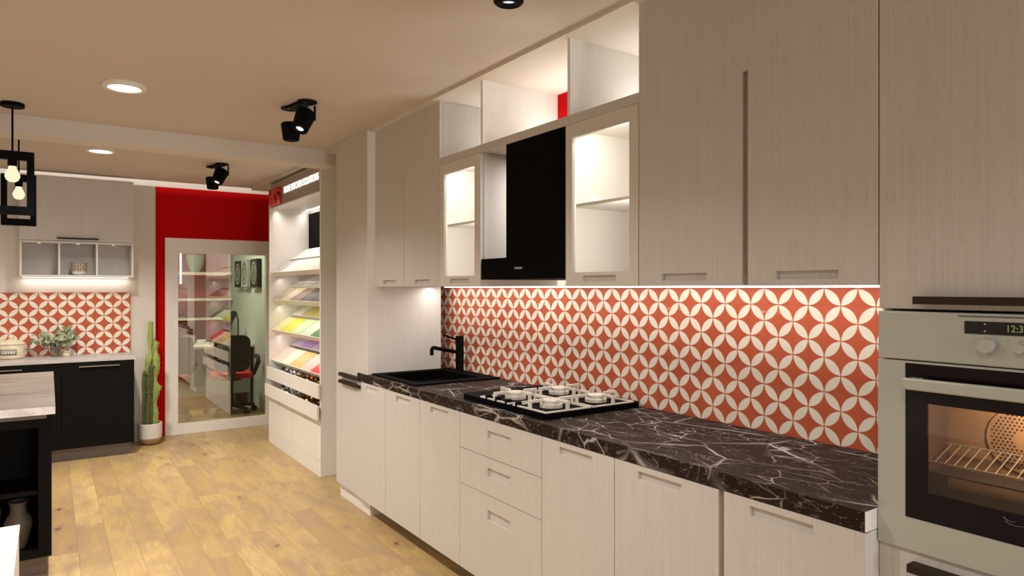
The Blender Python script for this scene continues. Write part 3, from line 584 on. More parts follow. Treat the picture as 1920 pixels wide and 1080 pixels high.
# ------------------------------------------------------------------ far wall cabinet
r = thing('wall_cabinet', 'pale laminate wall cabinet with a lift-up front and three open compartments, on the far wall', 'cabinet', (0.215, 7.15, 1.545))
x0, x1, yf = -0.205, 0.634, 7.03
B().box(x0, x1, yf+0.02, 7.279, 1.852, 2.412).build('body', LAM, r)
d = B().box(x0, x1, yf, yf+0.0195, 1.856, 2.412).build('door', LAM, r)
B().box(0.057, 0.363, yf-0.022, yf, 1.872, 1.884).build('handle', BAR, d, label='thin dark bar handle')
b = B(); t_ = 0.016
b.box(x0, x1, yf-0.004, 7.279, 1.545, 1.545+t_).box(x0, x1, yf-0.004, 7.279, 1.851-t_, 1.851).box(x0, x0+t_, yf-0.004, 7.279, 1.545+t_, 1.851-t_).box(x1-t_, x1, yf-0.004, 7.279, 1.545+t_, 1.851-t_)
b.box(0.064, 0.080, yf+0.004, 7.262, 1.545+t_, 1.851-t_).box(0.343, 0.359, yf+0.004, 7.262, 1.545+t_, 1.851-t_)
b.build('open_box', CREAM, r, 0.001)
B().box(x0+t_, x1-t_, 7.262, 7.279, 1.545+t_, 1.851-t_).build('back_panel', LAM, r)
for xx in (-0.07, 0.21, 0.48): B().cone((xx, 7.10, 1.8335), (xx, 7.10, 1.8349), 0.012, 0.012, 20).build('puck_light', LEDSOFT, r)
tag(B().box(-0.19, 0.61, 7.235, 7.25, 1.538, 1.5448).build('led_strip', emitter('led_far', (1.0, 0.94, 0.88), 2.2)), 'glowing light strip under the far wall cabinet', 'light strip')
# patterned pot
pm = bpy.data.materials.new('lattice_glaze'); t, nd, lk, bs = nt(pm)
s_ = nd.new('ShaderNodeSeparateXYZ'); lk.new(pos(t), s_.inputs[0]); ang = mth(t, 'MULTIPLY', mth(t, 'ARCTAN2', s_.outputs[1], s_.outputs[0]), 8/(2*PI)*1.0); zz = mth(t, 'MULTIPLY', s_.outputs[2], 22.0)
tri = lambda q: mth(t, 'ABSOLUTE', mth(t, 'SUBTRACT', mth(t, 'FRACT', q), 0.5))
dd = mth(t, 'MINIMUM', tri(mth(t, 'ADD', ang, zz)), tri(mth(t, 'SUBTRACT', ang, zz)))
dk = mth(t, 'MULTIPLY', mth(t, 'GREATER_THAN', dd, 0.10), mth(t, 'LESS_THAN', dd, 0.30))
lk.new(mix(t, dk, (0.62, 0.53, 0.42), (0.04, 0.022, 0.012)), bs.inputs['Base Color'])
r = thing('patterned_pot', 'small round pot with dark lattice pattern and cream base in the middle compartment', 'pot', (0.22, 7.12, 1.561))
B().lathe(0.22, 7.12, [(0.059, 1.594), (0.060, 1.66), (0.059, 1.675), (0.052, 1.675), (0.052, 1.60)], 48, False, True).build('patterned_band', pm, r, smooth=True)
B().lathe(0.22, 7.12, [(0.032, 1.5612), (0.047, 1.570), (0.057, 1.584), (0.059, 1.5938)], 48).build('pot_base', ENAMEL, r, smooth=True)
# ------------------------------------------------------------------ far black base cabinets
ZC = 0.848
gk = 'black base cabinets on the far wall'
xs = [0.613, 0.085, -0.52, -1.12, -1.72]
for k in range(4):
    xa, xb = xs[k+1], xs[k]
    r = thing('base_cabinet', ['matt black base cabinet with bar handle beside the cactus', 'matt black base cabinet partly behind the island, its handle at the left edge', 'third matt black base cabinet from the cactus', 'fourth matt black base cabinet from the cactus'][k], 'cabinet', ((xa+xb)/2, 7.0, 0), gk if k < 2 else None)
    B().box(xa+0.0005, xb-0.0005, 6.761, 7.279, 0.108, ZC-0.022).build('body', BLACKDOOR, r)
    B().box(xa+0.0005, xb-(0.02 if k == 0 else 0.0005), 6.79, 7.2, 0, 0.1078).build('plinth', PLINTH, r, label='brown plinth')
    d = B().box(xa+0.0015, xb-(0 if k == 0 else 0.0015), 6.740, 6.7605, 0.108, ZC-0.024).build('door', BLACKDOOR, r)
    hx = 0.354 if k == 0 else (xa+xb)/2-0.11
    B().box(hx-0.148, hx+0.148, 6.722, 6.740, 0.783, 0.791).build('handle', plain('grey_handle', (0.20, 0.17, 0.14), 0.4), d, label='thin grey bar handle')
tag(B().box(-1.75, 0.626, 6.735, 7.2615, ZC-0.0215, ZC).build('worktop', WORKPALE), 'thin pale grey worktop on the black cabinets at the far wall', 'worktop')
# canister
CAN = plain('speckled_stoneware', (0.68, 0.58, 0.42), 0.6, var=0.28, scale=26)
r = thing('coffee_canister', 'cream stoneware canister with lid and grey COFFEE label on the far worktop', 'canister', (-0.265, 7.14, ZC))
cx, cyy = -0.265, 7.14
B().lathe(cx, cyy, [(0.084, ZC), (0.095, ZC+0.010), (0.098, ZC+0.03), (0.098, ZC+0.112), (0.094, ZC+0.120)], 48).build('canister_body', CAN, r, smooth=True)
ld = B().lathe(cx, cyy, [(0.099, ZC+0.1205), (0.102, ZC+0.128), (0.085, ZC+0.142), (0.05, ZC+0.156), (0.022, ZC+0.165), (0.016, ZC+0.172)], 48).build('lid', CAN, r, smooth=True)
B().lathe(cx, cyy, [(0.012, ZC+0.1722), (0.021, ZC+0.178), (0.020, ZC+0.188), (0.010, ZC+0.192)], 24).build('lid_knob', CAN, ld, smooth=True)
lab = B(); n = 12; rr = 0.0995; c0, c1 = -1.20, 0.0
R0 = [(cx+rr*math.sin(c0+(c1-c0)*i/n+0.42), cyy-rr*math.cos(c0+(c1-c0)*i/n+0.42)) for i in range(n+1)]
lab.add([(x, y, ZC+0.038) for x, y in R0]+[(x, y, ZC+0.086) for x, y in R0], [(i, i+1, n+1+i+1, n+1+i) for i in range(n)])
lb = lab.build('label_plate', plain('grey_label', (0.24, 0.21, 0.18), 0.7), r, smooth=True)
md = lb.modifiers.new('thick', 'SOLIDIFY'); md.thickness = 0.002; md.offset = 1
am = -0.18
for k, ch in enumerate('COFFEE'):
    a = am+(k-2.5)*0.165; rr2 = 0.1022
    Mx = Matrix.Translation((cx+rr2*math.sin(a), cyy-rr2*math.cos(a), ZC+0.049)) @ Matrix.Rotation(a, 4, 'Z') @ Matrix(((1, 0, 0, -0.007), (0, 0, -1, 0), (0, 1, 0, 0), (0, 0, 0, 1)))
    text_mesh('lettering', ch, plain('letter_cream', (0.85, 0.80, 0.70), 0.6) if k == 0 else bpy.data.materials['letter_cream'], 0.030, Mx, r, 0.0006, 0.0006)
# eucalyptus in a ribbed glass
r = thing('vase_with_foliage', 'small ribbed glass vase with grey-green leafy sprigs in front of the tiles', 'plant', (0.05, 7.16, ZC))
px, py = 0.05, 7.16
B().lathe(px, py, [(0.036, ZC), (0.040, ZC+0.01), (0.041, ZC+0.10), (0.043, ZC+0.135)], 48, True, False, 0.03, 16).build('vase', VASEGLASS, r, smooth=True)
stems = B(); lv = B(); random.seed(3)
def leaf(bd, p, d, up, L, W):
    p = Vector(p); d = Vector(d).normalized(); sd = d.cross(Vector(up)); sd = sd.normalized() if sd.length > 0.01 else d.orthogonal().normalized(); nn = sd.cross(d)
    pts = [(0, 0, 0), (0.3, 0.42, 0.06), (0.6, 0.5, 0.08), (0.88, 0.3, 0.04), (1, 0, 0), (0.88, -0.3, 0.04), (0.6, -0.5, 0.08), (0.3, -0.42, 0.06)]
    bd.add([p+d*a*L+sd*b_*W+nn*c_*L for a, b_, c_ in pts], [(0, 1, 7), (1, 2, 6, 7), (2, 3, 5, 6), (3, 4, 5)])
for sx_, sy_, sz_ in ((-0.14, -0.02, 0.17), (-0.17, 0.0, 0.11), (-0.08, -0.04, 0.20), (0.0, -0.03, 0.22), (0.07, 0.02, 0.22), (0.13, -0.03, 0.19), (0.15, 0.0, 0.13), (0.05, -0.06, 0.14), (-0.05, -0.05, 0.13), (0.11, 0.03, 0.24)):
    A = Vector((px, py, ZC+0.02)); C_ = Vector((px+sx_*1.05, py+sy_, ZC+0.045+sz_*0.85)); Bm = (A+C_)/2+Vector((0, 0, 0.05)); path = []
    for i in range(9):
        u_ = i/8; path.append(A*(1-u_)**2+Bm*2*u_*(1-u_)+C_*u_*u_)
    stems.tube(path, 0.0016, 6)
    for i in range(3, 9):
        for sg in (-1, 1):
            dr_ = Vector((random.uniform(-1, 1), sg*0.7+random.uniform(-0.3, 0.3), random.uniform(-0.4, 0.7)))
            leaf(lv, path[i], dr_, (random.uniform(-.5, .5), -1, random.uniform(0.2, 1)), random.uniform(0.038, 0.052), random.uniform(0.028, 0.038))
stems.build('stems', plain('stem_green', (0.16, 0.20, 0.09), 0.7), r, smooth=True)
lv.build('leaves', plain('eucalyptus_leaf', (0.27, 0.34, 0.20), 0.6, var=0.6, scale=14), r)
r = thing('small_jar', 'tiny cream jar with greenish top beside the glass vase', 'jar', (0.128, 7.10, ZC))
B().lathe(0.128, 7.10, [(0.022, ZC), (0.029, ZC+0.008), (0.031, ZC+0.022), (0.027, ZC+0.030)], 32).build('jar_body', CAN, r, smooth=True)
B().lathe(0.128, 7.10, [(0.026, ZC+0.0302), (0.028, ZC+0.036), (0.018, ZC+0.050), (0.006, ZC+0.053)], 16, wob=0.12, k=5).build('succulent_top', plain('sage_top', (0.35, 0.36, 0.22), 0.7, var=0.5, scale=60), r)
# ------------------------------------------------------------------ cactus
r = thing('potted_cactus', 'tall green column cactus in a white round pot beside the red wall', 'cactus', (0.775, 7.10, 0))
px, py = 0.775, 7.10
B().lathe(px, py, [(0.098, 0.062), (0.101, 0.10), (0.101, 0.192), (0.097, 0.197), (0.090, 0.192), (0.088, 0.165)], 48, False, True).build('pot', plain('white_pot', (0.66, 0.62, 0.56), 0.7, var=0.12, scale=40), r, smooth=True)
B().lathe(px, py, [(0.045, 0.0), (0.070, 0.012), (0.089, 0.035), (0.098, 0.0618)], 48).build('pot_base', plain('tan_pot_base', (0.42, 0.30, 0.18), 0.7), r, smooth=True)
GL = plain('cactus_light', (0.30, 0.38, 0.10), 0.5, var=0.35, scale=25); GD = plain('cactus_dark', (0.085, 0.10, 0.028), 0.55, var=0.45, scale=35)
SP = plain('cactus_spine', (0.55, 0.50, 0.28), 0.6)
def stem(path, radii, mat, ribs=5, arms=None):
    b = B(); rings = []; n = 40; pp = [Vector(p) for p in path]; sp_ = B()
    M_ = len(pp)
    fine = []
    for i in range(M_-1):
        for q_ in range(4):
            f_ = q_/4; fs = f_*f_*(3-2*f_); fine.append((pp[i].lerp(pp[i+1], f_), radii[i]*(1-fs)+radii[i+1]*fs))
    fine.append((pp[-1], radii[-1]))
    for i, (p, rad) in enumerate(fine):
        rings.append([p+Vector((math.cos(2*PI*j/n), math.sin(2*PI*j/n), 0))*rad*(1+0.24*math.cos(ribs*2*PI*j/n)) for j in range(n)])
        if i % 2 == 0 and rad > 0.012:
            for q_ in range(ribs):
                a = 2*PI*q_/ribs; c = p+Vector((math.cos(a), math.sin(a), 0))*rad*1.24
                for da in (-0.7, 0, 0.7): sp_.tube([c, c+Vector((math.cos(a+da), math.sin(a+da), 0.2))*0.009], 0.0011, 4)
    b.ring_stack(rings); st = b.build('stem', mat, r, smooth=True)
    sp_.build('spines', SP, st, kind='stuff')
stem([(0.752, 7.10, 0.15), (0.752, 7.10, 0.32), (0.757, 7.10, 0.45), (0.757, 7.10, 0.60), (0.758, 7.10, 0.72), (0.770, 7.10, 0.79), (0.777, 7.10, 0.88), (0.776, 7.10, 0.97), (0.777, 7.10, 1.06), (0.778, 7.10, 1.13), (0.778, 7.10, 1.142)],
     [0.024, 0.020, 0.028, 0.020, 0.022, 0.031, 0.014, 0.022, 0.020, 0.019, 0.008], GL)
stem([(0.735, 7.075, 0.15), (0.730, 7.075, 0.3), (0.728, 7.075, 0.42), (0.727, 7.075, 0.56), (0.726, 7.075, 0.66), (0.726, 7.075, 0.685)], [0.020, 0.022, 0.018, 0.022, 0.016, 0.007], GD)
stem([(0.765, 7.06, 0.15), (0.765, 7.06, 0.3), (0.765, 7.06, 0.42), (0.768, 7.06, 0.55), (0.772, 7.06, 0.66), (0.783, 7.06, 0.72), (0.787, 7.06, 0.745)], [0.022, 0.026, 0.022, 0.026, 0.020, 0.020, 0.008], GD)
stem([(0.812, 7.09, 0.15), (0.814, 7.09, 0.28), (0.815, 7.09, 0.38), (0.816, 7.09, 0.50), (0.817, 7.09, 0.60), (0.820, 7.09, 0.70), (0.822, 7.09, 0.79), (0.821, 7.09, 0.86), (0.821, 7.09, 0.93), (0.821, 7.09, 0.955)],
     [0.020, 0.024, 0.012, 0.034, 0.012, 0.028, 0.026, 0.013, 0.022, 0.009], GL)
stem([(0.822, 7.09, 0.485), (0.845, 7.09, 0.495), (0.852, 7.09, 0.525), (0.854, 7.09, 0.54)], [0.010, 0.014, 0.013, 0.005], GL)
B().cone((px, py, 0.166), (px, py, 0.172), 0.087, 0.087, 40).build('soil', plain('gravel', (0.35, 0.28, 0.22), 0.9, var=0.3, scale=90), r)
# ------------------------------------------------------------------ island
r = thing('island_cabinet', 'matt black kitchen island with an open shelf end facing the camera', 'cabinet', (-0.7, 4.95, 0))
ix0, ix1, iy0, iy1 = -1.55, 0.011, 4.12, 5.74
B().box(ix0, ix1, 4.46, iy1, 0.104, 0.817).build('body', BLACKDOOR, r)
b = B().box(-0.044, ix1, iy0, 4.4598, 0.104, 0.817).box(-0.70, -0.65, iy0, 4.4598, 0.104, 0.817).box(-0.65, -0.044, iy0, 4.4598, 0.104, 0.141).box(-0.65, -0.044, iy0, 4.4598, 0.752, 0.817).box(ix0, -0.70, iy0, 4.4598, 0.104, 0.817)
b.build('shelf_frame', BLACKDOOR, r)
B().box(-0.6498, -0.0442, iy0+0.01, 4.459, 0.418, 0.436).build('shelf', BLACKDOOR, r)
B().box(-0.62, -0.010, iy0-0.016, iy0-0.0002, 0.798, 0.8155).build('handle', plain('island_handle', (0.12, 0.10, 0.085), 0.4), r, label='grey-brown grip rail')
B().box(ix0+0.03, -0.009, 4.174, iy1-0.05, 0, 0.1038).build('plinth', PLINTH, r, label='brown plinth')
r = thing('worktop', 'grey wood-grain worktop with white marble edge on the black island', 'worktop', (-0.7, 4.95, 0.8175))
B().box(-1.58, 0.026, 4.095, 5.785, 0.8175, 0.8575).build('marble_edge', PALESTONE, r)
B().box(-1.58, 0.026, 4.095, 5.785, 0.8577, 0.8592).build('wood_surface', ISLTOP, r)
CLAY = plain('grey_brown_clay', (0.085, 0.067, 0.050), 0.6, var=0.15, scale=12)
vz = 0.1412
o = B().lathe(-0.128, 4.22, [(0.030, vz), (0.040, vz+0.03), (0.057, vz+0.10), (0.060, vz+0.13), (0.050, vz+0.155), (0.036, vz+0.175), (0.032, vz+0.20), (0.038, vz+0.225), (0.046, vz+0.235), (0.042, vz+0.235), (0.030, vz+0.20), (0.030, vz+0.17)], 40, True, False).build('vase', CLAY, smooth=True)
tag(o, 'grey-brown clay vase with flared neck inside the island shelf', 'vase', 'vases inside the island')
o = B().lathe(-0.30, 4.26, [(0.04, vz), (0.075, vz+0.06), (0.098, vz+0.14), (0.100, vz+0.19), (0.085, vz+0.25), (0.055, vz+0.272), (0.040, vz+0.274)], 40).build('vase', plain('mottled_glaze', (0.20, 0.15, 0.12), 0.3, var=0.8, scale=14), smooth=True)
tag(o, 'round mottled brown vase cut by the left edge inside the island shelf', 'vase', 'vases inside the island')
# white counter in the near left corner
r = thing('white_counter', 'white lacquered counter block in the bottom left corner', 'counter', (-0.6, 1.9, 0))
B().box(-1.25, -0.073, 1.35, 2.472, 0.0, 0.736).build('counter_body', WHITE, r)
B().box(-1.252, -0.071, 1.348, 2.474, 0.7362, 0.75).build('counter_top', WHITE, r, 0.001)
# ------------------------------------------------------------------ sample display
DX, DY0, DY1, DB = 1.715, 5.111, 6.59, 2.10
r = thing('sample_display', 'tall white sample display stand with lit sign header and sloping trays', 'display', (1.9, 5.85, 0))
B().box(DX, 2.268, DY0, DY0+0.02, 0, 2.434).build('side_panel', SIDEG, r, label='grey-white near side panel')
B().box(DX, 2.268, DY1-0.02, DY1, 0, 2.434).build('side_panel', WHITE, r)
B().box(DX+0.0005, 2.268, DY1+0.0002, DY1+0.006, 0, 2.434).build('added_dark_sheet', plain('unlit_side_dark', (0.02, 0.018, 0.016), 0.8, spec=0.1), r, label='added dark sheet, painted shade on the end facing the glass')  # shade of the unlit end, put into the colour of an added sheet
yi0, yi1 = DY0+0.0202, DY1-0.0202
B().box(DB+0.002, DB+0.02, yi0, yi1, 0.0, 2.434).build('back_panel', WHITE, r)
B().box(DB-0.012, DB, yi0, yi1, 1.70, 2.165).build('screen', BLACK, r, label='black screen panel')
B().box(DX+0.008, DX+0.026, yi0, yi1, 2.198, 2.415).build('header', plain('grey_header', (0.33, 0.29, 0.25), 0.35), r, label='grey sign header board')
B().box(DX+0.027, DB, yi0, yi1, 2.198, 2.214).build('top_board', WHITE, r)
B().box(DB-0.045, DB-0.03, yi0+0.01, yi1-0.01, 2.191, 2.1975).build('led_strip', LED, r)
text_mesh('logo_lettering', 'HKS', REDTXT, 0.205, face_minus_x(DX-0.012, 6.500, 2.214), r, 0.015, 0.005, 0.86, 0.86, label='raised red logo letters')
text_mesh('sign_lettering', 'HOME KITCHEN SOLUTIONS', LETTER, 0.080, face_minus_x(DX+0.004, 6.108, 2.288), r, 0.003, 0.0008, 0.90, 1.0, label='white lit lettering')
# cupboard part
B().box(DX+0.022, DB, yi0, yi1, 0.11, 0.425).build('cupboard', WHITE, r)
B().box(DX, DX+0.02, yi0, yi1, 0.0, 0.108).build('plinth', WHITE, r)
for a0, a1, hy in ((yi0, 5.870, 5.505), (5.874, yi1, 6.248)):
    d = B().box(DX+0.002, DX+0.0215, a0, a1, 0.112, 0.430).build('door', WHITE, r)
    B().box(DX+0.0005, DX+0.0018, hy-0.02, hy+0.02, 0.385, 0.43).build('handle_recess', CREAM, d)
for x_, z0, z1, yl0, yl1 in ((1.693, 0.600, 0.712, 5.10, 6.57), (1.680, 0.440, 0.549, 5.09, 6.60)):
    bn = B().box(x_, x_+0.018, yl0, yl1, z0, z1).build('bin_front', WHITE, r, 0.001)
    B().box(x_+0.0182, 1.94, yi0, yi1, z0+0.001, z0+0.013).box(1.94, 1.955, yi0, yi1, z0, z1).build('bin_tray', WHITE, bn)
TW = 0.034
ux, uz = math.cos(math.radians(34.5)), math.sin(math.radians(34.5))
levels = [1.588, 1.332, 1.055, 0.770]
sw_cols = {
 (0, 0): [('speckle', (0.59, 0.53, 0.52), 'black-speckled granite'), ('vein', (0.73, 0.66, 0.55), 'cream veined stone'), ('vein', (0.59, 0.53, 0.44), 'grey-beige stone'), ('vein', (0.71, 0.61, 0.45), 'yellowish stone'), ('plain', (0.71, 0.65, 0.59), 'plain light grey')],
 (0, 1): [('speckle', (0.73, 0.68, 0.64), 'finely speckled white'), ('vein', (0.71, 0.68, 0.64), 'white marble'), ('speckle', (0.68, 0.65, 0.61), 'grey-speckled white'), ('plain', (0.85, 0.81, 0.78), 'plain white')],
 (1, 0): [('vein', (0.39, 0.32, 0.21), 'brown-beige veined'), ('vein', (0.57, 0.47, 0.31), 'tan and cream veined'), ('vein', (0.20, 0.12, 0.065), 'chestnut brown'), ('vein', (0.035, 0.026, 0.020), 'black and cream striped'), ('speckle', (0.05, 0.035, 0.028), 'near-black')],
 (1, 1): [('plain', (0.71, 0.66, 0.60), 'plain pale grey'), ('vein', (0.66, 0.63, 0.57), 'soft grey marble'), ('plain', (0.64, 0.60, 0.54), 'light beige'), ('plain', (0.59, 0.55, 0.51), 'mid beige')],
 (2, 0): [('plain', (0.80, 0.78, 0.35), 'pale lemon'), ('plain', (0.73, 0.71, 0.02), 'acid yellow'), ('plain', (0.59, 0.76, 0.39), 'light green'), ('plain', (0.65, 0.80, 0.61), 'mint green'), ('plain', (0.03, 0.20, 0.02), 'dark green')],
 (2, 1): [('plain', (0.85, 0.85, 0.73), 'ivory'), ('plain', (0.65, 0.55, 0.22), 'khaki'), ('plain', (0.73, 0.61, 0.19), 'mustard'), ('plain', (0.83, 0.73, 0.35), 'straw yellow')],
 (3, 0): [('plain', (0.83, 0.61, 0.51), 'pale pink'), ('plain', (0.85, 0.71, 0.55), 'cream peach'), ('plain', (0.74, 0.47, 0.15), 'ochre'), ('plain', (0.78, 0.52, 0.45), 'dusty rose'), ('plain', (0.73, 0.02, 0.02), 'bright red')],
 (3, 1): [('plain', (0.57, 0.47, 0.65), 'pale lavender'), ('plain', (0.47, 0.28, 0.66), 'violet'), ('plain', (0.54, 0.40, 0.59), 'lilac'), ('plain', (0.59, 0.50, 0.59), 'mauve')]}
def sw_mat(kind, col, nm):
    m = bpy.data.materials.new('sample_'+nm.replace(' ', '_').replace('-', '_')); t, nd, lk, b = nt(m); p = pos(t, True)
    if kind == 'plain': c = mix(t, noise(t, p, 12), tuple(x*0.97 for x in col), col)
    elif kind == 'speckle': c = mix(t, ramp(t, noise(t, p, 150, 2), [(0.56, 0.0), (0.62, 1.0)]), col, (0.06, 0.04, 0.04))
    else: c = mix(t, ramp(t, noise(t, scaled(t, p, (8, 30, 8)), 1, 4, 0.6, 1.2), [(0.42, 0.0), (0.6, 1.0)]), col, tuple(min(1, x*1.5+0.03) for x in col))
    lk.new(c, b.inputs['Base Color']); b.inputs['Roughness'].default_value = 0.4; return m
rows = ['top level', 'second level', 'third level', 'lowest level']
wid = 0.2852
for li, lz in enumerate(levels):
    for back in (0, 1):
        lx, lz2 = (1.728, lz) if not back else (1.912, lz+0.130)
        a = (lx, lz2)
        # tray: lip board + sloping base
        def pt(u_, n_): return (a[0]+ux*u_-uz*n_, a[1]+uz*u_+ux*n_)
        T = 0.205 if not back else 0.19
        prof = [pt(0, 0.006), pt(0.008, 0.006), pt(0.008, -0.008), pt(T, -0.008), pt(T, -0.020), pt(0.010, -0.020), pt(0.022, -0.040), pt(0.010, -0.044)]
        b = B(); n = len(prof)
        b.add([(x, yi0+0.0005, z) for x, z in prof]+[(x, yi1-0.0005, z) for x, z in prof], [(0, 1, 2, 7), (2, 5, 6, 7), (2, 3, 4, 5), (8, 15, 10, 9), (10, 15, 14, 13), (10, 13, 12, 11)]+[(i, n+i, n+(i+1) % n, (i+1) % n) for i in range(n)])
        b.build('tray', WHITE, r)
        for k, (kd, cl, nm) in enumerate(sw_cols[(li, back)]):
            y1_ = yi1-0.004-k*wid; y0_ = y1_-wid+0.013
            q = [pt(0.010, -0.0075), pt(T-0.004, -0.0075), pt(T-0.004, 0.003), pt(0.010, 0.003)]
            bb = B().add([(x, y0_, z) for x, z in q]+[(x, y1_, z) for x, z in q], [(0, 1, 2, 3), (7, 6, 5, 4)]+[(i, 4+i, 4+(i+1) % 4, (i+1) % 4) for i in range(4)])
            o = bb.build('material_sample', sw_mat(kd, cl, nm), bevel=0.0008)
            tag(o, '%s sample slab in the %s tray of the display stand, %s' % (nm, 'rear' if back else 'front', rows[li]), 'sample', 'material samples on the display trays')
# heaps of small knobs in the bins
def heap(x0, x1, y0, y1, z0, zt_, cols, n, label, nm):
    b = B(); random.seed(hash(nm) % 97 + 5)
    for k in range(n):
        x, y, z = random.uniform(x0, x1), random.uniform(y0, y1), random.uniform(z0, zt_); rr = random.uniform(0.010, 0.018)
        b.cur = random.randrange(len(cols)); d = Vector((random.uniform(-1, 1), random.uniform(-1, 1), random.uniform(-1, 1))).normalized()
        b.cone(Vector((x, y, z)), Vector((x, y, z))+d*rr*1.6, rr, rr*0.6, 8)
    o = b.build(nm, cols); tag(o, label, 'handles', kind='stuff'); return o
SIL = [plain('chrome_knob', (0.6, 0.6, 0.58), 0.2, 0.9), plain('dark_chrome', (0.10, 0.09, 0.08), 0.3, 0.8), plain('nickel', (0.75, 0.73, 0.68), 0.3, 0.7)]
GOL = [plain('brass_knob', (0.45, 0.20, 0.05), 0.25, 0.8), plain('bright_brass', (0.85, 0.50, 0.18), 0.2, 0.9), plain('dark_bronze', (0.08, 0.035, 0.015), 0.4, 0.5)]
for zb, zt_, w_ in ((0.618, 0.726, 'upper'), (0.458, 0.566, 'lower')):
    heap(1.74, 1.90, 5.75, 6.28, zb, zt_, SIL, 260, 'heap of silver cabinet knobs in the %s bin of the display stand' % w_, 'knob_heap')
    heap(1.74, 1.90, 5.17, 5.74, zb, zt_, GOL, 260, 'heap of brass cabinet knobs in the %s bin of the display stand' % w_, 'knob_heap')
# ------------------------------------------------------------------ cove light
tag(B().box(-3.2, 2.0, 7.09, 7.105, CEIL+0.0182, CEIL+0.023).build('led_strip', emitter('led_cove', (1.0, 0.93, 0.84), 6)), 'hidden light strip on the ceiling edge washing the wall above the red partition', 'light strip')
# ------------------------------------------------------------------ office behind the glass
OFW = plain('office_paint', (0.60, 0.66, 0.58), 0.8, var=0.02)
struct('wall_office_right', B().box(2.10, WX-0.02, 7.46, 10.2, 0, 2.66), OFW)
struct('wall_office_front', B().box(-3.3, WX, 10.2, 10.3, 0, 2.66), plain('office_red', (0.30, 0.02, 0.02), 0.7))
struct('wall_office_left', B().box(0.10, 0.16, 7.46, 10.2, 0, 2.66), OFW)
area_light('office_lamp', (1.1, 8.6, 2.6), 0.5, 60, (1.0, 0.95, 0.85))
spot_light((1.55, 8.35, 2.5), (2.1, 8.6, 0.9), 40, 60, 0.4, (1.0, 0.95, 0.85))
for z_, lb in ((1.636, 'highest white shelf on the red office wall behind the glass'), (1.282, 'middle white shelf on the red office wall behind the glass'), (1.015, 'lowest white shelf on the red office wall behind the glass')):
    r = thing('wall_shelf', lb, 'shelf', (1.4, 10.0, z_), 'white shelves on the office wall')
    B().box(0.6, 2.09, 9.90, 10.198, z_, z_+0.025).build('shelf_board', WHITE, r)
    B().box(0.62, 2.05, 10.15, 10.16, z_-0.007, z_-0.0002).build('led_strip', emitter('shelf_led', (1, 0.5, 0.4), 3), r)
o = B().lathe(1.64, 10.04, [(0.05, 1.6612), (0.07, 1.69), (0.098, 1.76), (0.115, 1.84), (0.12, 1.90)], 32).build('vase', plain('grey_green_vase', (0.42, 0.46, 0.40), 0.5), smooth=True)
tag(o, 'grey-green tapered vase on the highest office shelf', 'vase')
# desk
r = thing('desk', 'white office desk with grey front behind the glass partition', 'desk', (1.4, 9.1, 0))
B().box(0.75, 2.095, 8.72, 9.50, 0.722, 0.75).build('desk_top', WHITE, r)
B().box(0.80, 2.06, 8.78, 8.80, 0.16, 0.7218).build('modesty_panel', plain('desk_grey', (0.42, 0.46, 0.42), 0.5), r)
for xx in (0.78, 2.04): B().box(xx, xx+0.035, 8.81, 9.46, 0.0, 0.7218).build('leg', plain('desk_leg', (0.30, 0.32, 0.30), 0.5), r)
o = B().lathe(1.56, 9.12, [(0.055, 0.7502), (0.055, 0.80), (0.05, 0.806)], 24).build('tape_holder', WHITE, smooth=True); tag(o, 'small white round box on the office desk', 'box')
o = B().lathe(1.72, 9.1, [(0.028, 0.7502), (0.030, 0.87)], 24, True, False).build('drinking_glass', VASEGLASS, smooth=True); tag(o, 'clear drinking glass on the office desk', 'glass')
o = B().box(1.36, 1.50, 9.16, 9.22, 0.7502, 0.86).build('file_box', plain('file_grey', (0.3, 0.3, 0.27), 0.5), bevel=0.004); tag(o, 'grey file box on the office desk', 'box')
# desk lamp
LB = plain('lamp_black', (0.02, 0.018, 0.015), 0.45)
r = thing('desk_lamp', 'black bent-neck desk lamp on the office desk', 'lamp', (2.0, 9.15, 0.75))
B().cone((2.0, 9.15, 0.7502), (2.0, 9.15, 0.765), 0.07, 0.065, 32).build('base', LB, r, smooth=True)
B().tube([(2.0, 9.15, 0.765), (2.0, 9.15, 0.98), (1.995, 9.14, 1.05), (1.975, 9.12, 1.10), (1.935, 9.10, 1.12)], 0.008, 10).build('arm', LB, r, smooth=True)
B().cone((1.955, 9.11, 1.135), (1.84, 9.06, 1.04), 0.035, 0.075, 28, True, False).build('lamp_shade', LB, r, smooth=True)
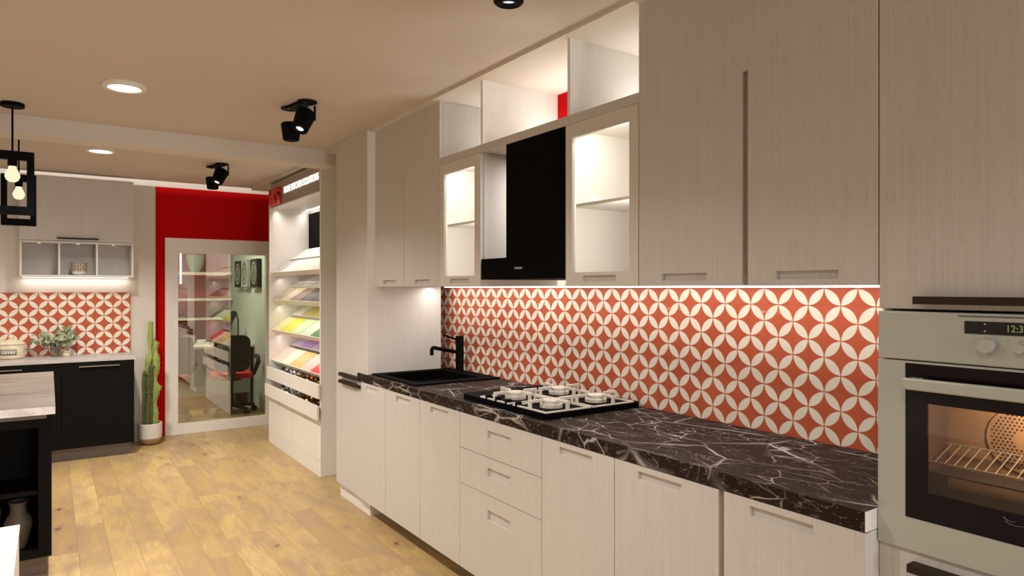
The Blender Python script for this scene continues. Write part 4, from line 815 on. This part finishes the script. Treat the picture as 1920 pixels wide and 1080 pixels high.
# office chairs
CH = plain('chair_dark', (0.055, 0.046, 0.034), 0.6); CR = plain('chair_red', (0.55, 0.02, 0.02), 0.7)
def office_chair(x, y, rz, label):
    r = thing('office_chair', label, 'chair', (x, y, 0), 'office chairs behind the glass', rz)
    K = dict(local=True)
    q = rrect(-0.19, 0.19, 0, 0.42, 0.09, 5)
    def curve(px_, pz_, off): return (px_, -0.20-0.10*(px_/0.19)**2*-0.4+off-0.10*((pz_)/0.42), 0.50+pz_)
    b = B(); n = len(q); b.ring_stack([[curve(a, c, 0) for a, c in q], [curve(a, c, -0.045) for a, c in q]]); b.build('backrest', CH, r, 0.008, **K)
    q = rrect(-0.22, 0.22, -0.20, 0.24, 0.07, 5)
    B().ring_stack([[(a, c, 0.42) for a, c in q], [(a*1.02, c*1.02, 0.45) for a, c in q], [(a*0.96, c*0.96, 0.475) for a, c in q]]).build('seat', CR, r, smooth=True, label='red seat', **K)
    B().box(-0.10, 0.10, -0.10, 0.10, 0.385, 0.419).build('mechanism', CH, r, 0.01, **K)
    B().box(-0.035, 0.035, -0.262, -0.20, 0.40, 0.60).box(-0.035, 0.035, -0.20, 0.0, 0.395, 0.418).build('back_bracket', CH, r, 0.008, **K)
    B().cone((0, 0, 0.09), (0, 0, 0.385), 0.028, 0.022, 20).build('column', CH, r, smooth=True, **K)
    for s_ in (-1, 1):
        B().tube([(s_*0.17, 0.02, 0.41), (s_*0.25, 0.0, 0.45), (s_*0.29, -0.10, 0.60), (s_*0.285, -0.06, 0.645), (s_*0.275, 0.10, 0.65)], [0.018, 0.022, 0.028, 0.03, 0.022], 12).build('armrest', CH, r, smooth=True, **K)
    for k in range(5):
        a = 2*PI*k/5+0.3; c, s2 = math.cos(a), math.sin(a)
        lg = B().tube([(0.02*c, 0.02*s2, 0.10), (0.27*c, 0.27*s2, 0.075)], [0.026, 0.016], 10).build('base_leg', CH, r, smooth=True, **K)
        w_ = B().cone((0.27*c-0.022*s2, 0.27*s2+0.022*c, 0.03), (0.27*c+0.022*s2, 0.27*s2-0.022*c, 0.03), 0.03, 0.03, 18).build('castor', CH, lg, smooth=True, **K)
office_chair(1.74, 8.32, -0.15, 'dark office chair with red seat, right of the two behind the glass')
office_chair(1.06, 8.34, 0.25, 'dark office chair with red seat, left of the two behind the glass')
# speakers / art boxes on the office wall
def medallion(bg, fg):
    m = bpy.data.materials.new('medallion_box'); t, nd, lk, b = nt(m)
    s_ = nd.new('ShaderNodeSeparateXYZ'); lk.new(pos(t), s_.inputs[0]); yy, zz = s_.outputs[1], mth(t, 'SUBTRACT', s_.outputs[2], 0.17)
    rr = mth(t, 'SQRT', mth(t, 'ADD', mth(t, 'POWER', yy, 2), mth(t, 'POWER', zz, 2))); an = mth(t, 'ARCTAN2', zz, yy)
    lace = mth(t, 'MULTIPLY', mth(t, 'SINE', mth(t, 'MULTIPLY', rr, 300)), mth(t, 'SINE', mth(t, 'MULTIPLY', an, 24)))
    ringp = mth(t, 'GREATER_THAN', mth(t, 'ADD', lace, mth(t, 'MULTIPLY', mth(t, 'SINE', mth(t, 'MULTIPLY', rr, 110)), 0.8)), 0.0)
    f = mth(t, 'MULTIPLY', mth(t, 'MULTIPLY', ringp, mth(t, 'LESS_THAN', rr, 0.14)), mth(t, 'GREATER_THAN', rr, 0.015))
    gm = nd.new('ShaderNodeNewGeometry'); sn = nd.new('ShaderNodeSeparateXYZ'); lk.new(gm.outputs['Normal'], sn.inputs[0]); f = mth(t, 'MULTIPLY', f, mth(t, 'LESS_THAN', sn.outputs[0], -0.5))
    lk.new(mix(t, f, bg, fg), b.inputs['Base Color']); b.inputs['Roughness'].default_value = 0.7; return m
dkc, ltc = (0.035, 0.030, 0.024), (0.42, 0.44, 0.38)
for k, (y0_, bg, fg, lb) in enumerate(((8.385, dkc, (0.30, 0.32, 0.26), 'dark box with lace medallion, nearest of three on the office wall'), (8.865, ltc, (0.10, 0.10, 0.08), 'pale box with lace medallion, middle of three on the office wall'), (9.235, dkc, (0.42, 0.45, 0.38), 'dark box with lace medallion, farthest of three on the office wall'))):
    o = B().box(2.045, 2.099, y0_, y0_+0.33, 1.46, 1.80).build('wall_box', medallion(bg, fg)); tag(o, lb, 'box', 'medallion boxes on the office wall')
    r = o; B().box(2.06, 2.099, y0_+0.05, y0_+0.28, 1.435, 1.4598).build('bracket', OFW, r)
